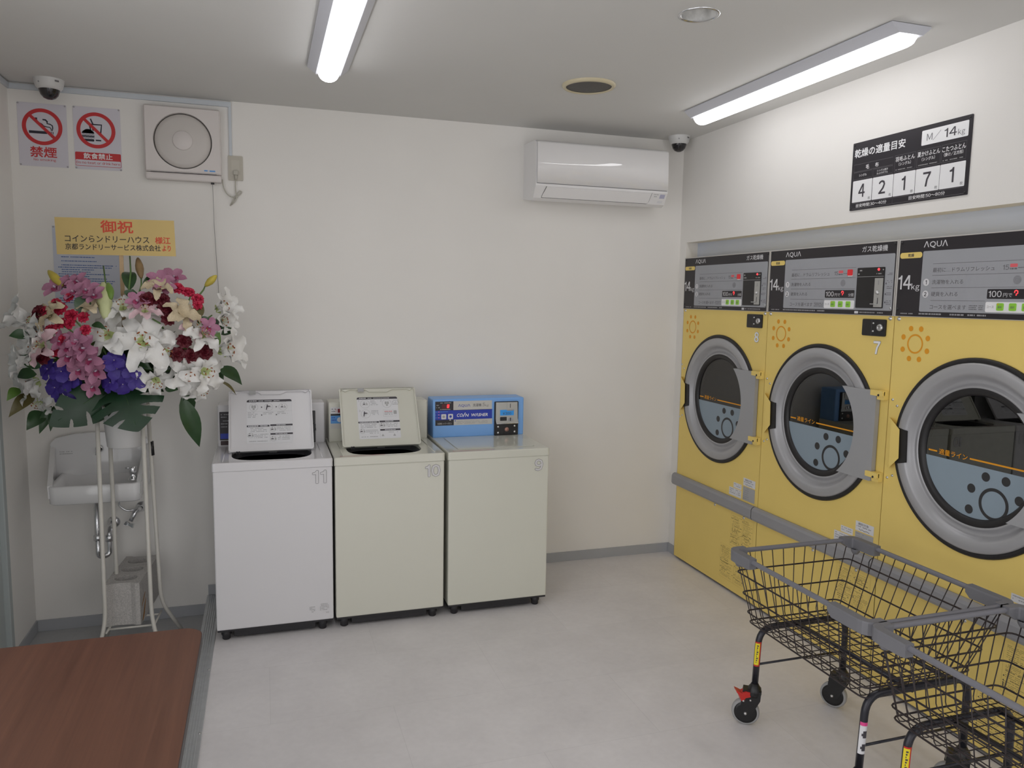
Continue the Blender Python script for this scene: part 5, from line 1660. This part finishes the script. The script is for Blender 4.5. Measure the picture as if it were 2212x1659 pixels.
def leafmat(n, c, r=.38):
    return mat(n, c, r, var=.18, scale=14)


M_LILY = mat('lily_white', (.80, .79, .765), .5, var=.02, scale=30, trans=.12)
M_THROAT = mat('lily_throat', (.52, .60, .26), .5, var=.03)
M_LFADE = mat('lily_faded', (.60, .50, .34), .6, var=.12, scale=20)
M_LPINK = mat('lily_pink', (.74, .52, .56), .5, var=.08, scale=25)
M_ANTH = mat('anther_rust', (.30, .075, .015), .7, var=0)
M_STEMG = mat('stem_green', (.10, .19, .05), .5, var=.1)
M_ORC = mat('orchid_pink', (.46, .20, .31), .5, var=.16, scale=24, trans=.08)
M_ORCL = mat('orchid_lip', (.36, .045, .13), .5, var=.1)
M_ROSE = mat('rose_red', (.58, .025, .075), .55, var=.15, scale=40)
M_DROSE = mat('rose_dark', (.125, .008, .018), .55, var=.2, scale=40)
M_VAN = mat('vanda_violet', (.055, .028, .26), .5, var=.3, scale=45)
M_VANC = mat('vanda_centre', (.55, .45, .55), .5, var=0)
M_BY = mat('bud_yellow', (.55, .44, .07), .5, var=.12, scale=20); M_BG = mat('bud_pale', (.60, .64, .34), .5, var=.12, scale=16); M_BGN = leafmat('bud_green', (.16, .28, .05)); M_BB = mat('bud_brown', (.25, .16, .07), .6, var=.2, scale=20)
M_LF = leafmat('leaf_dark', (.030, .075, .026), .30); M_LFB = leafmat('leaf_bright', (.11, .22, .035)); M_LFBR = leafmat('leaf_browned', (.12, .10, .03))
M_MON = leafmat('monstera_green', (.012, .042, .018), .36)


def petal(b, L, Wp, M, m, curl=.6, cup=.2, ruf=0.0, tip=.35, base=.12, nu=9, nv=5, m0=None, ph=0.0, wpow=1.0, pointed=False):
    """one petal in its own frame: grows along +Y, front +Z; curl bends the tip backwards"""
    vs = []
    ang = 0.0; y = 0.0; z = 0.0
    for i in range(nu):
        s = i / (nu - 1)
        if i:
            ang = curl * (s ** 1.6)
            y += L / (nu - 1) * math.cos(ang); z -= L / (nu - 1) * math.sin(ang)
        w = Wp / 2 * (base + (1 - base) * math.sin(PI * min(1, s * (1 - tip * .35) + .0)) ** wpow) * (1 if s < .8 else math.sqrt(max(0, 1 - ((s - .8) / .2) ** 2)) * .9 + .1)
        if pointed:
            w = Wp / 2 * max(.015, 1.62 * (1 - s) ** .50 * (s + .10) ** .55)
        for j in range(nv):
            q = j / (nv - 1) * 2 - 1
            zz = z + cup * abs(q) ** 1.6 * w
            if ruf:
                zz += ruf * math.sin(s * 15 + ph + q * 1.3) * abs(q) ** 2 * w * (.3 + s)
            vs.append(M @ Vector((w * q, y + (zz - z) * math.sin(ang) * .5, zz)))
    n0 = len(vs)
    fs = []; f0 = []
    for i in range(nu - 1):
        for j in range(nv - 1):
            (f0 if (m0 and i < 2 and 0 < j < nv - 2 + 1) else fs).append((i * nv + j, i * nv + j + 1, (i + 1) * nv + j + 1, (i + 1) * nv + j))
    b.add(vs, fs, m, True)
    if f0:
        b.add([v.copy() for v in vs], f0, m0, True)


def face(d, roll=0.0):
    """matrix turning +Z to direction d"""
    d = Vector(d).normalized()
    q = d.to_track_quat('Z', 'Y')
    return q.to_matrix().to_4x4() @ Matrix.Rotation(roll, 4, 'Z')


def mk_lily(m, open_=1.0, seed=0, ruf=.6, throat=M_THROAT, shrivel=0.0, rise=None):
    r = random.Random(seed)
    b = MB()
    for k in range(6):
        inner = k % 2
        tilt = (1.02 - .50 * open_ if rise is None else rise) + r.uniform(-.12, .12) + shrivel * r.uniform(-.3, .5)
        M = Matrix.Rotation(k * PI / 3 + r.uniform(-.1, .1), 4, 'Z') @ Matrix.Translation((0, .006, -.01)) @ Matrix.Rotation(tilt, 4, 'X') @ Matrix.Translation((0, 0, -.0015 * (k % 2)))
        petal(b, 1.12, .50 + .18 * inner, M, m, curl=1.45 * open_ + r.uniform(-.2, .5) + shrivel, cup=.30, ruf=ruf * r.uniform(.6, 1.2), pointed=True, nu=13, nv=7, m0=throat, ph=r.uniform(0, 6))
    me = b.build('lily_proto', None)
    b = MB()
    for k in range(6):
        a = k * PI / 3 + .5
        d = Vector((math.cos(a), math.sin(a), 0))
        b.tube([Vector((0, 0, .02)), d * .08 + Vector((0, 0, .26)), d * .20 + Vector((0, 0, .46))], .010, M_BG, 5)
        p = d * .20 + Vector((0, 0, .465)); tn = Vector((-d.y, d.x, 0))
        b.tube([p - tn * .055, p - tn * .03, p + tn * .03, p + tn * .055], [.008, .021, .021, .008], M_ANTH, 6)
    b.tube([(0, 0, .0), (.02, .02, .3), (.05, .05, .56)], .015, M_BG, 6)
    b.lathe([(0, .03), (.022, .022), (.03, 0), (.015, -.02)], M_ANTH, (.052, .052, .56), (0, 0, 1), 10)
    st = b.build('stamen_proto', None)
    return me.data, st.data, (me, st)


protos = []
LM = [mk_lily(M_LILY, 1.0, 3), mk_lily(M_LILY, .85, 8), mk_lily(M_LILY, .55, 5, .4, rise=1.22)]
LFD = mk_lily(M_LFADE, .75, 21, .6, None, .6)
LPK = mk_lily(M_LPINK, .7, 31, .4)
for q in LM + [LFD, LPK]:
    protos += list(q[2])


def put(name, data, pos, d, s, roll=0.0, parent=A):
    o = bpy.data.objects.new(name, data)
    COL.objects.link(o); o.parent = parent
    if parent is A:
        M = Matrix.Translation(Vector(pos) - A0) @ face(d, roll) @ Matrix.Scale(s, 4)
        o.matrix_local = M
    return o


RF = random.Random(5)
for i, (p, d, r) in enumerate(LILY):
    side = abs(d[0]) > .78 or d[1] > -.45
    L_ = LM[2] if side else LM[i % 2]
    p = tuple(Vector(p) - Vector(d).normalized() * (r * ((.75 if d[0] < 0 else .30) if side else .12)))
    o = put('lily_flower', L_[0], p, d, r * 1.02 if not side else r * 1.3, RF.uniform(0, 1))
    st = bpy.data.objects.new('stamens', L_[1]); COL.objects.link(st); st.parent = o
for p, d, r in FADED:
    o = put('lily_flower', LFD[0], p, d, r * 1.0, RF.uniform(0, 1)); o['label'] = 'faded cream lily'
for p, d, r in PINKLILY:
    o = put('lily_flower', LPK[0], p, d, r * 1.0, RF.uniform(0, 1)); o['label'] = 'pale pink lily'
    st = bpy.data.objects.new('stamens', LPK[1]); COL.objects.link(st); st.parent = o

# orchid
b = MB(); r = random.Random(2)
for k in range(5):
    a = k * 2 * PI / 5 + PI / 2
    M = Matrix.Rotation(a - PI / 2, 4, 'Z') @ Matrix.Rotation(.42, 4, 'X')
    petal(b, 1.0, .62, M, M_ORC, curl=.35 + r.uniform(-.3, .3), cup=.35, tip=.3, nu=7, nv=5)
M = Matrix.Rotation(PI, 4, 'Z') @ Matrix.Rotation(.95, 4, 'X')
petal(b, .55, .42, M, M_ORCL, curl=1.2, cup=.5, ruf=.4, nu=6, nv=5)
b.lathe([(0, .34), (.06, .30), (.08, .10), (.05, 0)], M_VANC, (0, .02, .0), (0, -.2, 1), 8)
ORC = b.build('orchid_proto', None)
for p, d in ORCHID:
    put('orchid_flower', ORC.data, p, d, RF.uniform(.052, .066), RF.uniform(-.6, .6))
# vanda
b = MB()
for k in range(5):
    a = k * 2 * PI / 5
    M = Matrix.Rotation(a, 4, 'Z') @ Matrix.Rotation(.22, 4, 'X') @ Matrix.Translation((0, 0, .04 * (k % 2)))
    petal(b, 1.0, .92 if k else .75, M, M_VAN, curl=.55, cup=.16, ruf=.12, tip=.25, base=.25, nu=7, nv=5, wpow=.7)
petal(b, .35, .22, Matrix.Rotation(PI, 4, 'Z') @ Matrix.Rotation(.9, 4, 'X'), M_VAN, curl=.8, cup=.4, nu=5, nv=3)
b.lathe([(0, .09), (.045, .07), (.05, 0)], M_VANC, (0, 0, .03), (0, 0, 1), 8)
VAN = b.build('vanda_proto', None)
for p, d in VANDA:
    put('vanda_flower', VAN.data, p, (d[0] + RF.uniform(-.5, .5), d[1], d[2] + RF.uniform(-.5, .4)), RF.uniform(.048, .058), RF.uniform(0, 6))
# spray carnations


def mk_rose(m, seed):
    r = random.Random(seed)
    b = MB()
    for L in range(4):
        n = (9, 8, 6, 4)[L]
        for k in range(n):
            a = 2 * PI * (k + .5 * (L % 2)) / n + r.uniform(-.15, .15)
            M = Matrix.Rotation(a, 4, 'Z') @ Matrix.Translation((0, .03, L * .09)) @ Matrix.Rotation((.10, .45, .85, 1.2)[L], 4, 'X')
            petal(b, (1.0, .85, .62, .42)[L], .75, M, m, curl=.5, cup=.25, ruf=.5, tip=.1, base=.3, nu=5, nv=5, ph=r.uniform(0, 6))
    b.lathe([(0, -.5), (.05, -.45), (.16, -.12), (.2, 0)], M_STEMG, (0, 0, 0), (0, 0, 1), 8)
    return b.build('rose_proto', None)


RS, DR = mk_rose(M_ROSE, 1), mk_rose(M_DROSE, 2)
for p, d in ROSE:
    o = put('carnation', RS.data, p, d, RF.uniform(.021, .032), RF.uniform(0, 6)); o['label'] = 'crimson carnation'
for p, d in DARKROSE:
    o = put('carnation', DR.data, p, d, RF.uniform(.032, .042), RF.uniform(0, 6)); o['label'] = 'dark maroon carnation'
for o in protos + [ORC, VAN, RS, DR]:
    bpy.data.objects.remove(o)
# buds
for (p, q, r, k) in BUD:
    p, q = Vector(p) - A0, Vector(q) - A0
    L = (q - p).length
    b = MB()
    m = (M_BY, M_BG, M_BGN, M_BB)[k]
    b.lathe([(0, 0), (.35 * r, .02 * L), (.7 * r, .18 * L), (r, .42 * L), (.95 * r, .62 * L), (.6 * r, .86 * L), (.25 * r, .97 * L), (0, L)], m, p, q - p, 12)
    b.build('lily_bud', A)


def blade(b, p, q, W_, m, droop=.12, fold=.25, nu=10, nv=5, twist=0.0):
    p, q = Vector(p), Vector(q)
    ax = q - p; L = ax.length; ax.normalize()
    cam_dir = Vector((.2, -1, .25)).normalized()
    sd = ax.cross(cam_dir)
    sd = sd.normalized() if sd.length > .05 else Vector((1, 0, 0))
    nr = sd.cross(ax).normalized()
    vs = []
    for i in range(nu):
        s = i / (nu - 1)
        w = W_ * (math.sin(PI * (s ** .8)) * .95 + .05 * (1 - s)) * (1 if s > .04 else .5)
        c = p + ax * L * s + nr * (droop * L * math.sin(PI * s)) + Vector((0, 0, .10 * L * math.sin(PI * s) * (1 if abs(ax.z) < .8 else .2)))
        for j in range(nv):
            u = j / (nv - 1) * 2 - 1
            vs.append(c + sd * (w * u) - nr * (fold * w * (1 - abs(u))) + nr * (.04 * W_ * math.sin(9 * s + 2 * u)))
    b.add(vs, [(i * nv + j, i * nv + j + 1, (i + 1) * nv + j + 1, (i + 1) * nv + j) for i in range(nu - 1) for j in range(nv - 1)], m, True)


for (p, q, w, k) in LEAF:
    b = MB(); blade(b, Vector(p) - A0, Vector(q) - A0, w, (M_LF, M_LFB, M_LFBR)[k]); o = b.build('leaf', A)
    if k == 2:
        o['label'] = 'browning leaf'
for p, q in STEM:
    p, q = Vector(p) - A0, Vector(q) - A0
    b = MB(); b.tube([p, (p + q) / 2 + Vector((.006, -.004, .004)), q], [.0042, .0036, .003], M_STEMG, 7); b.build('stem', A)
# monstera leaves: lobed outline with slits, gently domed


def monstera(p, q, width, seed, slits):
    p, q = Vector(p) - A0, Vector(q) - A0
    ax = q - p; L = ax.length; ax.normalize()
    sd = ax.cross(Vector((.2, -1, .12)).normalized()).normalized(); nr = sd.cross(ax).normalized()
    b = MB()

    def P(u, v):
        return p + ax * (v * L) + sd * (u * width) + nr * (-.20 * width * abs(u * 2) ** 1.8 * .5 + .05 * L * math.sin(PI * v) - .08 * L * v * v)

    def half(v):
        v = (v + .14) / 1.14
        return .5 * (math.sin(PI * v ** .62) ** .75 if 0 < v < 1 else 0)
    NU, NV = 32, 240
    for s in (-1, 1):
        vs = []; fs = []
        for i in range(NV + 1):
            v = -.14 + 1.14 * i / NV
            for j in range(NU + 1):
                u = j / NU
                vs.append(P(s * u * half(v), v + .10 * u * u * (1 if v > 0 else .2)))
        for i in range(NV):
            v = -.14 + 1.14 * (i + .5) / NV
            for j in range(NU):
                u = (j + .5) / NU
                cut = False
                for (v0, w, u0) in slits:
                    t = max(0, (u - u0) / (1 - u0))
                    if u > u0 and abs(v - v0) < w * (.75 * math.sin(PI * min(.5, t * 1.4)) + .45 * t):
                        cut = True
                if not cut:
                    a = i * (NU + 1) + j
                    fs.append((a, a + 1, a + NU + 2, a + NU + 1))
        b.add(vs, fs, M_MON, True)
    b.tube([P(0, -.1) + nr * .001, P(0, .4) + nr * .001, P(0, .95) + nr * .001], [.003, .0022, .001], M_LF, 6)
    b.build('monstera_leaf', A)


monstera(MON[0][0], MON[0][1], .20, 1, [(.22, .034, .40), (.50, .034, .36), (.76, .024, .45)])
monstera(MON[1][0], MON[1][1], .30, 2, [(.06, .036, .42), (.30, .038, .38), (.54, .036, .34), (.76, .026, .42)])
# the mass of stems and greenery in the middle of the arrangement
b = MB(); r = random.Random(12)
for k in range(150):
    th = r.uniform(0, 2 * PI); ph = r.uniform(-.3, 1.2)
    c = Vector((-.005, .0, .33)); d = Vector((math.cos(th) * math.cos(ph) * 1.3, math.sin(th) * math.cos(ph) * .55 - .05, math.sin(ph) * .9))
    p = c + d * r.uniform(.02, .10) - Vector((0, 0, .06)); q = c + d * r.uniform(.17, .27)
    blade(b, p, q, r.uniform(.012, .024), M_LF if r.random() < .75 else M_LFB, droop=.1, nu=6, nv=3)
for k in range(24):
    th = 2 * PI * k / 24
    b.tube([Vector((-.008 + .04 * math.cos(th), .035 * math.sin(th), .18)), Vector((.10 * math.cos(th), .07 * math.sin(th) - .03, .34)), Vector((.22 * math.cos(th), .09 * math.sin(th) - .05, .40 + .06 * math.sin(3 * th)))], .004, M_STEMG, 5)
o = b.build('foliage', A); o['kind'] = 'stuff'
